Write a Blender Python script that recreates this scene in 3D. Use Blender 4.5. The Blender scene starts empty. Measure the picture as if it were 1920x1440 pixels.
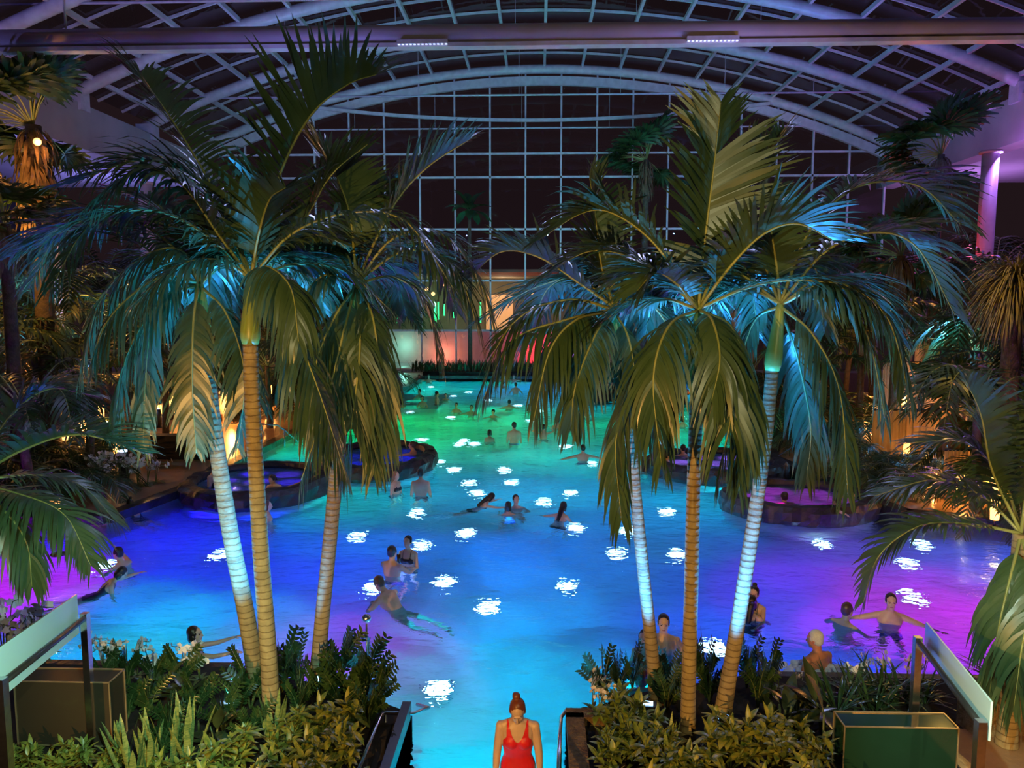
import bpy, bmesh, math, random
import numpy as np
from mathutils import Vector, Matrix, noise
R = math.radians
sc = bpy.context.scene
col = sc.collection
random.seed(7)

# ------------------------------------------------------------------ camera
FPX = 1450.0
CAM_H, PITCH, YAW = 5.0, R(6.0), R(2.0)
cam_d = bpy.data.cameras.new('camera')
cam_d.sensor_width = 36.0
cam_d.lens = FPX / 1920 * 36.0
cam_d.clip_end = 300
cam = bpy.data.objects.new('camera', cam_d)
cam.location = (0, 0, CAM_H)
cam.rotation_euler = (R(90) - PITCH, 0, YAW)
col.objects.link(cam)
sc.camera = cam
fwd = Vector((-math.sin(YAW) * math.cos(PITCH), math.cos(YAW) * math.cos(PITCH), -math.sin(PITCH)))
rgt = Vector((math.cos(YAW), math.sin(YAW), 0))
upv = rgt.cross(fwd)
CAMP = Vector((0, 0, CAM_H))
def ray(px, py): return fwd + rgt * ((px - 960) / FPX) + upv * ((720 - py) / FPX)
def at(px, py, Y):
    d = ray(px, py)
    return CAMP + d * (Y / d.y)
def G(px, py, z=0.0):
    d = ray(px, py)
    return CAMP + d * ((z - CAM_H) / d.z)

# ------------------------------------------------------------------ world, exposure, render settings
w = bpy.data.worlds.new('night'); sc.world = w; w.use_nodes = True
w.node_tree.nodes['Background'].inputs[0].default_value = (0.030, 0.016, 0.020, 1)
w.node_tree.nodes['Background'].inputs[1].default_value = 0.45
vs = sc.view_settings
vs.view_transform = 'Standard'; vs.look = 'None'; vs.gamma = 1; vs.exposure = 0.0
vs.use_curve_mapping = False
cy = sc.cycles
cy.max_bounces = 7; cy.diffuse_bounces = 3; cy.glossy_bounces = 3; cy.transmission_bounces = 5
cy.transparent_max_bounces = 10; cy.sample_clamp_indirect = 6.0

# ------------------------------------------------------------------ large lights
def light(kind, loc, color, energy, target=None, size=0.2, **kw):
    l = bpy.data.lights.new('lamp_' + kind.lower(), kind)
    l.color = color; l.energy = energy
    if kind == 'AREA': l.size = size
    else: l.shadow_soft_size = size
    for k, v in kw.items(): setattr(l, k, v)
    o = bpy.data.objects.new(l.name, l); o.location = loc
    if target is not None:
        o.rotation_euler = (Vector(target) - Vector(loc)).to_track_quat('-Z', 'Y').to_euler()
    col.objects.link(o)
    return o
# warm lamps of the balcony the picture is taken from
light('SPOT', (-3.0, -0.8, 3.4), (1, .5, .12), 2800, (0.2, 8.6, 1.4), .02, spot_size=R(75), spot_blend=.5)
light('SPOT', (2.5, -3, 8.0), (1, .88, .45), 1150, (0, 9, 4.6), .02, spot_size=R(70), spot_blend=.5)
light('SPOT', (5.2, 2.5, 3.4), (1, .42, .08), 380, (5.2, 7.0, 0.3), .02, spot_size=R(80), spot_blend=.5)
# coloured washers that light the roof from below
for x, c, e in ((-17, (.3, .22, 1), 1056), (-8, (.25, .36, 1), 924), (1, (.12, .5, .8), 1050), (9, (.12, .33, 1), 924), (17, (.2, .14, 1), 1188)):
    light('SPOT', (x, 20, 12.3), c, e, (x * 1.15, 31, 18.5), .05, spot_size=R(150), spot_blend=.6)
for x, c, e in ((-12, (.2, .35, 1), 792), (0, (.1, .75, .6), 1150), (12, (.06, .22, 1), 1188)):
    light('SPOT', (x, 36, 11.2), c, e, (x * 1.1, 47, 18), .05, spot_size=R(150), spot_blend=.6)
for x in (-14, -5, 5, 14): light('SPOT', (x, 40, 8.5), (.45, .9, 1), 700, (x * 1.1, 53, 10.5), .02, spot_size=R(95), spot_blend=.7)  # added spots without fittings, brighten the end facade's mullions
# purple light in the side aisles under the concrete beams
for s in (-1, 1):
    for y in (27, 38, 49):
        light('AREA', (s * 27, y, 8.6), (.34, .30, 1) if s < 0 else (.6, .25, .9), 420, (s * 27.5, y + .5, 13), 1.0)

# ------------------------------------------------------------------ materials
MATS = {}
def mat(name, c1, c2=None, scale=6.0, rough=0.5, metal=0.0, spec=0.5, bump=0.0, bscale=None, emit=None, estr=0.0, trans=0.0, stretch=None):
    if name in MATS: return MATS[name]
    m = bpy.data.materials.new(name); m.use_nodes = True
    nt = m.node_tree; b = nt.nodes['Principled BSDF']
    b.inputs['Roughness'].default_value = rough
    b.inputs['Metallic'].default_value = metal
    b.inputs['Specular IOR Level'].default_value = spec
    tc = nt.nodes.new('ShaderNodeTexCoord')
    src = tc.outputs['Object']
    if stretch:
        mp = nt.nodes.new('ShaderNodeMapping'); mp.inputs['Scale'].default_value = stretch
        nt.links.new(src, mp.inputs[0]); src = mp.outputs[0]
    nz = nt.nodes.new('ShaderNodeTexNoise'); nz.inputs['Scale'].default_value = scale; nz.inputs['Detail'].default_value = 4
    nt.links.new(src, nz.inputs['Vector'])
    c2 = c2 or tuple(v * .72 for v in c1)
    rp = nt.nodes.new('ShaderNodeValToRGB')
    rp.color_ramp.elements[0].position = .35; rp.color_ramp.elements[1].position = .65
    rp.color_ramp.elements[0].color = (*c1, 1); rp.color_ramp.elements[1].color = (*c2, 1)
    nt.links.new(nz.outputs['Fac'], rp.inputs[0]); nt.links.new(rp.outputs[0], b.inputs['Base Color'])
    if bump:
        n2 = nt.nodes.new('ShaderNodeTexNoise'); n2.inputs['Scale'].default_value = bscale or scale * 3; n2.inputs['Detail'].default_value = 5
        nt.links.new(src, n2.inputs['Vector'])
        bp = nt.nodes.new('ShaderNodeBump'); bp.inputs['Strength'].default_value = bump; bp.inputs['Distance'].default_value = .05
        nt.links.new(n2.outputs['Fac'], bp.inputs['Height']); nt.links.new(bp.outputs[0], b.inputs['Normal'])
    if emit:
        b.inputs['Emission Color'].default_value = (*emit, 1); b.inputs['Emission Strength'].default_value = estr
    if trans:
        out = nt.nodes['Material Output']; mx = nt.nodes.new('ShaderNodeMixShader'); tr = nt.nodes.new('ShaderNodeBsdfTranslucent')
        nt.links.new(rp.outputs[0], tr.inputs[0]); mx.inputs[0].default_value = trans
        nt.links.new(b.outputs[0], mx.inputs[1]); nt.links.new(tr.outputs[0], mx.inputs[2]); nt.links.new(mx.outputs[0], out.inputs[0])
    MATS[name] = m
    return m
def pane_mat(name, tint, ior, rough=0.0, body=None, bodymix=0.0):
    m = bpy.data.materials.new(name); m.use_nodes = True; nt = m.node_tree
    nt.nodes.remove(nt.nodes['Principled BSDF']); out = nt.nodes['Material Output']
    t = nt.nodes.new('ShaderNodeBsdfTransparent'); t.inputs[0].default_value = (*tint, 1)
    g = nt.nodes.new('ShaderNodeBsdfGlossy'); g.inputs['Roughness'].default_value = rough
    fr = nt.nodes.new('ShaderNodeFresnel'); fr.inputs[0].default_value = ior
    nz = nt.nodes.new('ShaderNodeTexNoise'); nz.inputs['Scale'].default_value = .9
    tc = nt.nodes.new('ShaderNodeTexCoord'); nt.links.new(tc.outputs['Object'], nz.inputs['Vector'])
    bp = nt.nodes.new('ShaderNodeBump'); bp.inputs['Strength'].default_value = .04; bp.inputs['Distance'].default_value = .1
    nt.links.new(nz.outputs['Fac'], bp.inputs['Height']); nt.links.new(bp.outputs[0], g.inputs['Normal'])
    base = t.outputs[0]
    if body:
        d = nt.nodes.new('ShaderNodeBsdfDiffuse'); d.inputs[0].default_value = (*body, 1)
        m2 = nt.nodes.new('ShaderNodeMixShader'); m2.inputs[0].default_value = bodymix
        nt.links.new(t.outputs[0], m2.inputs[1]); nt.links.new(d.outputs[0], m2.inputs[2]); base = m2.outputs[0]
    mx = nt.nodes.new('ShaderNodeMixShader')
    nt.links.new(fr.outputs[0], mx.inputs[0]); nt.links.new(base, mx.inputs[1]); nt.links.new(g.outputs[0], mx.inputs[2])
    nt.links.new(mx.outputs[0], out.inputs[0])
    return m
def water_mat(name, s1, s2, dist, strength):
    m = bpy.data.materials.new(name); m.use_nodes = True; nt = m.node_tree
    nt.nodes.remove(nt.nodes['Principled BSDF']); out = nt.nodes['Material Output']
    g = nt.nodes.new('ShaderNodeBsdfGlass'); g.inputs['IOR'].default_value = 1.33; g.inputs['Roughness'].default_value = 0.0
    g.inputs['Color'].default_value = (.5, .86, 1, 1)
    tc = nt.nodes.new('ShaderNodeTexCoord'); mp = nt.nodes.new('ShaderNodeMapping')
    mp.inputs['Scale'].default_value = (.75, 1.25, 1)
    nt.links.new(tc.outputs['Object'], mp.inputs[0])
    a = nt.nodes.new('ShaderNodeTexNoise'); a.inputs['Scale'].default_value = s1; a.inputs['Detail'].default_value = 3; a.inputs['Distortion'].default_value = .6
    b = nt.nodes.new('ShaderNodeTexNoise'); b.inputs['Scale'].default_value = s2; b.inputs['Detail'].default_value = 3
    nt.links.new(mp.outputs[0], a.inputs['Vector']); nt.links.new(mp.outputs[0], b.inputs['Vector'])
    mu = nt.nodes.new('ShaderNodeMath'); mu.operation = 'MULTIPLY_ADD'; mu.inputs[1].default_value = .35
    nt.links.new(b.outputs['Fac'], mu.inputs[0]); nt.links.new(a.outputs['Fac'], mu.inputs[2])
    bp = nt.nodes.new('ShaderNodeBump'); bp.inputs['Strength'].default_value = strength; bp.inputs['Distance'].default_value = dist
    nt.links.new(mu.outputs[0], bp.inputs['Height']); nt.links.new(bp.outputs[0], g.inputs['Normal'])
    nt.links.new(g.outputs[0], out.inputs[0])
    return m
def glow(name, c, s):
    if name in MATS: return MATS[name]
    m = bpy.data.materials.new(name); m.use_nodes = True; b = m.node_tree.nodes['Principled BSDF']
    b.inputs['Base Color'].default_value = (*[min(1, v * .5 + .2) for v in c], 1)
    b.inputs['Emission Color'].default_value = (*c, 1); b.inputs['Emission Strength'].default_value = s
    MATS[name] = m
    return m

# ------------------------------------------------------------------ object helpers
def thing(name, loc, label, cat, group=None, rz=0.0, scale=1.0):
    o = bpy.data.objects.new(name, None); o.empty_display_size = .1
    o.location = loc; o.rotation_euler = (0, 0, rz); o.scale = (scale,) * 3
    col.objects.link(o); tag(o, label, cat, group)
    return o
def tag(o, label=None, cat=None, group=None, kind=None):
    if label: o['label'] = label
    if cat: o['category'] = cat
    if group: o['group'] = group
    if kind: o['kind'] = kind
    return o
class MB:
    def __init__(s): s.v = []; s.f = []; s.smooth = []; s.mi = []; s.cur = 0
    def add(s, vs, fs, smooth=False):
        o = len(s.v); s.v += [tuple(v) for v in vs]
        for f in fs: s.f.append(tuple(i + o for i in f)); s.smooth.append(smooth); s.mi.append(s.cur)
    def box(s, c, size, M=None):
        hx, hy, hz = size[0] / 2, size[1] / 2, size[2] / 2
        vs = [Vector((x, y, z)) for x in (-hx, hx) for y in (-hy, hy) for z in (-hz, hz)]
        if M: vs = [M @ v for v in vs]
        vs = [v + Vector(c) for v in vs]
        s.add(vs, [(0, 1, 3, 2), (4, 6, 7, 5), (0, 4, 5, 1), (2, 3, 7, 6), (0, 2, 6, 4), (1, 5, 7, 3)])
    def bar(s, a, b, wd, ht, up=(0, 0, 1)):
        a, b = Vector(a), Vector(b); d = (b - a).normalized(); u = Vector(up)
        sd = d.cross(u).normalized(); u = sd.cross(d)
        vs = [p + sd * x * wd / 2 + u * z * ht / 2 for p in (a, b) for x, z in ((-1, -1), (1, -1), (1, 1), (-1, 1))]
        s.add(vs, [(0, 1, 2, 3), (7, 6, 5, 4), (0, 4, 5, 1), (1, 5, 6, 2), (2, 6, 7, 3), (3, 7, 4, 0)])
    def tube(s, pts, rad, n=10, caps=True, smooth=True):
        pts = [Vector(p) for p in pts]; m = len(pts)
        if not hasattr(rad, '__len__'): rad = [rad] * m
        vs = []; prev = None
        for i, p in enumerate(pts):
            t = (pts[min(i + 1, m - 1)] - pts[max(i - 1, 0)])
            t = t.normalized() if t.length > 1e-9 else Vector((0, 0, 1))
            if prev is None:
                u = t.orthogonal().normalized()
            else:
                u = prev - t * prev.dot(t)
                u = u.normalized() if u.length > 1e-6 else t.orthogonal().normalized()
            prev = u; w_ = t.cross(u)
            for k in range(n):
                a = 2 * math.pi * k / n
                vs.append(p + (u * math.cos(a) + w_ * math.sin(a)) * rad[i])
        fs = [(i * n + k, i * n + (k + 1) % n, (i + 1) * n + (k + 1) % n, (i + 1) * n + k) for i in range(m - 1) for k in range(n)]
        if caps: fs += [tuple(range(n - 1, -1, -1)), tuple(range((m - 1) * n, m * n))]
        s.add(vs, fs, smooth)
    def ball(s, c, r, nu=12, nv=8, M=None):
        r = Vector(r) if hasattr(r, '__len__') else Vector((r, r, r)); c = Vector(c)
        vs = []; fs = []
        for j in range(1, nv):
            th = math.pi * j / nv
            for i in range(nu):
                ph = 2 * math.pi * i / nu
                v = Vector((r.x * math.sin(th) * math.cos(ph), r.y * math.sin(th) * math.sin(ph), r.z * math.cos(th)))
                vs.append(c + (M @ v if M else v))
        t = Vector((0, 0, r.z)); vs += [c + (M @ t if M else t), c - (M @ t if M else t)]
        T, B = len(vs) - 2, len(vs) - 1
        for j in range(nv - 2):
            for i in range(nu):
                fs.append((j * nu + i, (j + 1) * nu + i, (j + 1) * nu + (i + 1) % nu, j * nu + (i + 1) % nu))
        for i in range(nu):
            fs.append((T, i, (i + 1) % nu)); fs.append((B, (nv - 2) * nu + (i + 1) % nu, (nv - 2) * nu + i))
        s.add(vs, fs, True)
    def lathe(s, prof, c=(0, 0, 0), n=20, smooth=True):
        vs = [(c[0] + r * math.cos(2 * math.pi * k / n), c[1] + r * math.sin(2 * math.pi * k / n), c[2] + z) for r, z in prof for k in range(n)]
        m = len(prof)
        fs = [(i * n + k, i * n + (k + 1) % n, (i + 1) * n + (k + 1) % n, (i + 1) * n + k) for i in range(m - 1) for k in range(n)]
        fs += [tuple(range(n - 1, -1, -1)), tuple(range((m - 1) * n, m * n))]
        s.add(vs, fs, smooth)
    def poly(s, pts, z0, z1=None):
        n = len(pts)
        if sum(pts[i][0] * pts[(i + 1) % n][1] - pts[(i + 1) % n][0] * pts[i][1] for i in range(n)) < 0: pts = list(pts)[::-1]
        if z1 is None:
            s.add([(p[0], p[1], z0) for p in pts], [tuple(range(n))]); return
        vs = [(p[0], p[1], z0) for p in pts] + [(p[0], p[1], z1) for p in pts]
        s.add(vs, [tuple(range(n - 1, -1, -1)), tuple(range(n, 2 * n))] + [(i, (i + 1) % n, n + (i + 1) % n, n + i) for i in range(n)])
    def mesh(s, name, mats):
        me = bpy.data.meshes.new(name); me.from_pydata(s.v, [], s.f)
        for m in (mats if isinstance(mats, (list, tuple)) else [mats]): me.materials.append(m)
        me.polygons.foreach_set('use_smooth', s.smooth); me.polygons.foreach_set('material_index', s.mi)
        me.update()
        return me
    def build(s, name, mats, parent=None, loc=None):
        o = bpy.data.objects.new(name, s.mesh(name, mats)); col.objects.link(o)
        if parent: o.parent = parent
        if loc is not None: o.location = loc
        return o
def put(name, me, parent=None, loc=(0, 0, 0), rot=(0, 0, 0), scale=1.0):
    o = bpy.data.objects.new(name, me); col.objects.link(o)
    if parent: o.parent = parent
    o.location = loc; o.rotation_euler = rot
    o.scale = (scale,) * 3 if not hasattr(scale, '__len__') else scale
    return o
def struct(name, mb, m): return tag(mb.build(name, m), kind='structure')
def spline(pts, n):
    pts = [Vector(p) for p in pts]; k = len(pts)
    P = [pts[0] * 2 - pts[1]] + pts + [pts[-1] * 2 - pts[-2]]
    out = []
    for i in range(n):
        u = i / (n - 1) * (k - 1); j = min(int(u), k - 2); t = u - j
        a, b, c, d = P[j], P[j + 1], P[j + 2], P[j + 3]
        out.append(.5 * ((2 * b) + (c - a) * t + (2 * a - 5 * b + 4 * c - d) * t * t + (3 * b - a - 3 * c + d) * t ** 3))
    return out

# ------------------------------------------------------------------ the setting
tile = mat('pool_plaster', (.46, .5, .54), (.42, .46, .5), 1.2, .6)
rock = mat('dark_stone', (.035, .033, .035), (.012, .012, .014), 2.0, .45, bump=.9, bscale=5)
deckm = mat('orange_stone_floor', (.42, .25, .13), (.3, .17, .08), 1.5, .28, bump=.15, bscale=14)
soilm = mat('dark_soil', (.02, .015, .01), (.008, .006, .005), 8, .95)
steel = mat('painted_steel', (.62, .62, .68), (.5, .5, .56), 3, .35)
conc = mat('pale_concrete', (.42, .4, .42), (.34, .33, .35), .6, .8)
chrome = mat('brushed_metal', (.75, .75, .78), (.6, .6, .64), 20, .22, metal=1)
black = mat('black_metal', (.012, .012, .014), (.02, .02, .02), 10, .35)
waterm = water_mat('pool_water', 1.7, 5.5, .11, .8)
glassp = pane_mat('night_glass', (.75, .76, .8), 1.5)
roofg = pane_mat('roof_glass', (.6, .62, .66), 1.12)

gl = [G(200, 985), G(340, 932)]
gr = [G(1700, 978), (8.2, 18.6, 0), (7.3, 24, 0)]
left_edge = [(-14.5, 9.5), (-14.5, 16.3), gl[0][:2], gl[1][:2], (-9.2, 26), (-8.9, 38), (-7.6, 44), (-7.6, 50.2)]
right_edge = [(9.6, 50.2), (9.4, 30), gr[2][:2], gr[1][:2], gr[0][:2], (14, 16.0), (14, 9.5)]
pool_poly = left_edge + right_edge + [(2.6, 9.5), (1.2, 9.0), (.32, 8.45), (.32, 4.2), (-1.45, 4.2), (-1.45, 8.45), (-2.4, 9.0), (-4, 9.5)]
pool_poly = [(float(a), float(b)) for a, b in pool_poly]
FLOOR_Z = -1.2
mb = MB(); mb.poly(pool_poly, FLOOR_Z); fl = struct('floor', mb, tile)
# pool walls: pale below the water line with a dark stone kerb above
mb = MB(); kb = MB()
n = len(pool_poly)
for i in range(n):
    a, b = pool_poly[i], pool_poly[(i + 1) % n]
    mb.add([(*a, FLOOR_Z), (*b, FLOOR_Z), (*b, .06), (*a, .06)], [(0, 1, 2, 3)])
    if not (a[1] < 9.1 or b[1] < 9.1):
        kb.bar((*a, .16), (*b, .16), .34, .2)
struct('wall_pool', mb, tile); struct('trim_pool', kb, rock)
# water
mb = MB(); mb.poly(pool_poly, 0.0)
wa = tag(mb.build('pool_water', waterm), 'rippling glowing blue and green water filling the whole pool', 'water', kind='stuff')
# steps down into the pool
mb = MB()
for i in range(8):
    z = -.42 + (7.0 - (9.2 - i * .62)) * .27
    y = 9.2 - i * .62
    mb.box((-.565, y - .31 - 1.5 * (i == 7), (z + FLOOR_Z) / 2 - .02), (1.76, .62 + 3 * (i == 7), z - FLOOR_Z))
struct('floor_steps', mb, tile)
# banks and beds
mb = MB(); mb.poly([(-36, 9.5)] + [(-14.5, 9.5)] + [tuple(p) for p in left_edge[1:]] + [(-7.6, 53.5), (-36, 53.5)], -1.2, .22)
struct('floor_left', mb, deckm)
mb = MB(); mb.poly([(36, 53.5), (9.6, 53.5)] + [tuple(p) for p in right_edge] + [(36, 9.5)], -1.2, .22)
struct('floor_right', mb, deckm)
mb = MB(); mb.poly([(-7.6, 50.2), (9.6, 50.2), (9.6, 53.5), (-7.6, 53.5)], -1.2, .5); struct('floor_far', mb, soilm)
mb = MB(); mb.poly([(-16, 2.5), (-1.45, 2.5), (-1.45, 8.45), (-2.4, 9.0), (-4, 9.5), (-16, 9.5)], -1.2, .28); struct('floor_bed_left', mb, soilm)
mb = MB(); mb.poly([(.32, 2.5), (4.3, 2.5), (4.3, 8.3), (14, 8.3), (14, 9.5), (2.6, 9.5), (1.2, 9.0), (.32, 8.45)], -1.2, .28); struct('floor_bed_right', mb, soilm)
mb = MB(); mb.poly([(4.3, 2.5), (14, 2.5), (14, 8.3), (4.3, 8.3)], -1.2, .30); struct('floor_path', mb, deckm)
# side walls of the channel: dark glass-faced left, brown stone right
mb = MB(); mb.box((-1.5, 6.4, .1), (.1, 4.0, .7)); struct('wall_channel_left', mb, black)
mb = MB(); mb.box((.42, 6.35, .07), (.2, 4.0, .62)); mb.box((.75, 8.35, .07), (.86, .2, .62)); struct('wall_channel_right', mb, mat('brown_stone', (.2, .12, .05), (.08, .045, .02), 9, .8, bump=.8))
mb = MB(); mb.bar((4.75, 8.3, .5), (9, 8.75, .5), .35, .5); struct('wall_low_right', mb, mat('ochre_stone', (.45, .32, .16), (.28, .18, .08), 5, .85, bump=.9))
# ---- roof: barrel vault of glass between tube arches
RR, APEX = 55.0, 20.35
def zr(x, y=0): return APEX - (RR - math.sqrt(RR * RR - x * x))
def arc(y, n=41, half=23.2, dz=0): return [(x, y, zr(x) + dz) for x in np.linspace(-half, half, n)]
archY = [17.5, 24.6, 31.7, 38.8, 45.9, 53.0]
for i, y in enumerate(archY):
    mb = MB(); mb.tube(arc(y, 49), .30, 12)
    tag(mb.build('trim_%d' % (i + 1), steel), kind='structure')
mb = MB()
for y0 in archY[:-1]:
    for k in (1, 2):
        pts = arc(y0 + 7.1 * k / 3, 33, dz=.32)
        for a, b in zip(pts, pts[1:]): mb.bar(a, b, .09, .12)
xs = np.arange(-9, 10) * 2.48 + .3
for x in xs:
    mb.bar((x, 10, zr(x) + .22), (x, 53, zr(x) + .22), .16, .22)
struct('trim_7', mb, steel)
mb = MB()
pts = arc(0, 33, dz=.42)
for a, b in zip(pts, pts[1:]): mb.add([(a[0], 8, a[2]), (b[0], 8, b[2]), (b[0], 53.4, b[2]), (a[0], 53.4, a[2])], [(0, 1, 2, 3)], True)
struct('window_1', mb, roofg)
mx_ = [n_ for n_ in roofg.node_tree.nodes if n_.type == 'MIX_SHADER'][0]; roofg.node_tree.links.remove(mx_.inputs[0].links[0]); mx_.inputs[0].default_value = .11
# tie rods with hangers
tie = MB()
for y, z in ((24.6, 16.6), (31.7, 16.9), (38.8, 17.25), (45.9, 16.85), (53, 16.55)):
    tie.tube([(-23.4, y, z), (0, y, z + .02), (23.4, y, z)], .055, 6)
    for x in (-12.4, -7, -1.2, 4.6, 10.5, 15.5): tie.tube([(x, y, z), (x, y, zr(x))], .014, 4)
struct('trim_8', tie, steel)
# side concrete beams, columns, aisle ceilings and outer walls
for s, nm in ((-1, 'left'), (1, 'right')):
    mb = MB(); mb.box((s * 23.2, 31, 13.7), (1.1, 46, 2.2)); struct('beam_' + nm, mb, conc)
    mb = MB(); mb.box((s * 29.5, 31, 13.1), (11.6, 46, .2)); struct('ceiling_' + nm, mb, mat('aisle_ceiling', (.5, .5, .55), (.4, .4, .45), .5, .35, bump=.2, bscale=1.2))
    mb = MB(); mb.box((s * 35.4, 31, 6), (.3, 46, 14.4)); struct('wall_' + nm, mb, mat('dark_wall', (.035, .03, .035), (.02, .018, .022), .5, .6))
mb = MB()
for s in (-1, 1):
    for y in archY[1:]:
        mb.box((s * 23.0, y, 14.9), (1.0, .8, .9))
struct('trim_9', mb, steel)
mb = MB(); mb.box((0, 53.9, -.2), (72, 1.0, 1.2)); struct('wall_back', mb, conc)

# ---- end facade: mullions, transoms, dark glass
YF = 53.2
fm = MB()
for k in range(-10, 11):
    x = k * 2.38 - .95
    if abs(x) < 23: fm.bar((x, YF, .4), (x, YF, zr(x)), .11, .16, up=(0, 1, 0))
for z in (3.1, 6.5, 9.95, 13.4, 14.95):
    hw = 23 if z < 15 else 22
    fm.bar((-hw, YF, z), (hw, YF, z), .16 if z != 14.95 else .1, .13)
pts = [(x, YF - .5, 17.0 + .0042 * x * x) for x in np.linspace(-15, 15, 25)]
for a, b in zip(pts, pts[1:]): fm.bar(a, b, .2, .2)
struct('window_2', fm, steel)
mb = MB()
top = [(x, YF + .12, zr(x)) for x in np.linspace(-23, 23, 31)]
mb.add([(-23, YF + .12, .4), (23, YF + .12, .4)] + top[::-1], [tuple(range(33))])
struct('window_3', mb, glassp)
for i, y in enumerate((53.05,)):
    mb = MB()
    pts = arc(y, 41, dz=-.75)
    for a, b in zip(pts, pts[1:]): mb.bar(a, b, .3, .55)
    struct('trim_10', mb, steel)
# hall beyond the glass
hm = mat('hall_wall', (.3, .24, .17), (.2, .16, .11), .7, .8)
mb = MB(); mb.box((0, 70, 3.6), (30, .3, 7)); mb.box((0, 62, 7.2), (30, 16, .2)); mb.box((-15, 62, 3.6), (.3, 16, 7)); mb.box((15, 62, 3.6), (.3, 16, 7)); struct('wall_hall', mb, hm)
mb = MB(); mb.box((0, 62, 0.2), (30, 17, .2)); struct('floor_hall', mb, mat('hall_floor', (.25, .25, .28), (.2, .2, .22), 1, .3))
mb = MB(); mb.box((-6, 60.5, 1.5), (18, .15, 2.6)); struct('wall_hall_low', mb, mat('frosted_panel', (.62, .6, .58), (.5, .48, .46), 1, .5))
light('POINT', (0.0, 59.0, 1.2), (1, .02, .03), 420, size=.015)
light('POINT', (-7.5, 59.3, 1.0), (1, .22, .12), 170, size=.015)
light('POINT', (-10.5, 59.3, 1.6), (.2, .7, .5), 110, size=.015)
light('POINT', (-3, 66, 5.8), (1, .7, .4), 330, size=.015)
light('POINT', (-9, 66, 5.0), (.3, .9, .5), 200, size=.015)
light('POINT', (8, 64, 5.5), (.9, .75, .5), 380, size=.015)
# doorway glowing orange with two people behind, and the purple glazed doors
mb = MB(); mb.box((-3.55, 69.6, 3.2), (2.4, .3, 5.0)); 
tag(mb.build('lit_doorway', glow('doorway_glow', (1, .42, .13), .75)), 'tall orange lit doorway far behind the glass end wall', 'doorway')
# gantry beam across the hall
bm = thing('lamp_gantry', (0, 20, 11.65), 'wide pale steel beam spanning the hall under the roof, hung on rods', 'gantry')
mb = MB(); mb.tube([(-24, 0, 0), (24, 0, 0)], .235, 20); mb.build('beam_tube', mat('beam_paint', (.42, .38, .44), (.36, .33, .38), 1, .45), bm)
mb = MB(); mb.box((0, -.05, -.3), (48, .3, .1)); mb.build('cable_tray', steel, bm)
for x in (-2.9, 4.2):
    g_ = MB(); g_.box((x, -.15, -.26), (1.25, .34, .1)); lamp = g_.build('light_grille', mat('lamp_housing', (.7, .72, .78), None, 4, .3), bm)
    g_ = MB()
    for k in range(13): 
        for j in range(3): g_.box((x - .58 + k * .097, -.15 - .11 + j * .11, -.315), (.05, .05, .02))
    g_.build('lamp_lens', glow('washer_lens', (.55, .6, 1), 1.6), lamp)
for x in (-19, -12, 12, 19):
    g_ = MB(); g_.tube([(x, 0, .2), (x, 0, zr(x) - 11.6)], .03, 6); g_.build('hanger_rod', steel, bm)
for x in (-2.9, 4.2): light('SPOT', (x, 19.7, 11.2), (.45, .5, 1), 700, (x, 12, 0), .02, spot_size=R(110))
for x in (-16, -6, 5, 15): light('SPOT', (x, 18.2, 9.4), (.3, .28, 1), 150, (x, 20, 11.6), .02, spot_size=R(140), spot_blend=.8)  # spots added below to brighten beam and tray, no fittings

# ------------------------------------------------------------------ underwater lighting: added grid of unseen coloured spots without fittings
ANCH = [(5,1105,(1.8,0,1)),(90,1060,(.05,0.006,1)),(180,1000,(.01,0,1)),(170,1130,(.01,0,1)),(340,1120,(0,0.012,1)),(320,1010,(.01,0,1)),(250,1050,(0.02,0,1)),(420,1050,(0,0.0096,1)),(230,1200,(0,0.31,1)),(290,1195,(0,0.93,.5)),(420,1130,(0,0.018,1)),
 (560,1100,(0.04,0.06,1)),(645,1215,(1.2,0.06,1)),(560,1200,(.03,0.024,1)),(740,1150,(0.1,0.2015,1)),(900,1050,(0,0.2325,1)),(1150,1020,(0,0.2635,1)),(900,1200,(0,0.651,1)),(900,1280,(0,0.775,.95)),(820,1300,(0,1.1625,.75)),
 (1050,1300,(0,0.651,1)),(900,1400,(0,0.775,.9)),(1100,1150,(0,0.341,1)),(1250,1120,(0,0.03,1)),(1400,1080,(0.05,0.024,1)),(1500,1020,(0.1,0.06,1)),(1600,1080,(0.44,0.024,1)),
 (1740,1150,(1.7,0,1)),(1660,1160,(1,0,1)),(1720,1010,(0.15,0.155,1)),(1560,1220,(0.05,0.096,1)),(1400,1230,(0.04,0.096,1)),(660,930,(0,1.2,.85)),(800,930,(0,0.775,1)),(950,930,(0,0.589,1)),
 (1100,920,(0,0.62,1)),(1320,930,(0,1.085,1)),(1250,980,(0,0.403,1)),(480,960,(0,0.03,1)),(760,800,(0,1.085,.2)),(850,830,(0,1.116,.3)),(960,860,(0.05,1.085,.7)),
 (1050,810,(0,1.054,.42)),(1240,810,(0,1.116,.48)),(1200,880,(0,0.93,.85)),(740,770,(0,1.2,.55)),(770,740,(0,1.2,.8)),(880,780,(0,1.085,.35)),(960,760,(0,0.6975,.8)),
 (960,735,(0,0.465,.85)),(850,722,(0,0.6975,.6)),(760,717,(0,1.2,.2)),(920,717,(0,1.2,.2)),(1060,760,(0,0.6975,.8)),(1080,730,(0.1,0.31,.9))]
AW = [(G(px, py, -.4), c) for px, py, c in ANCH]
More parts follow.
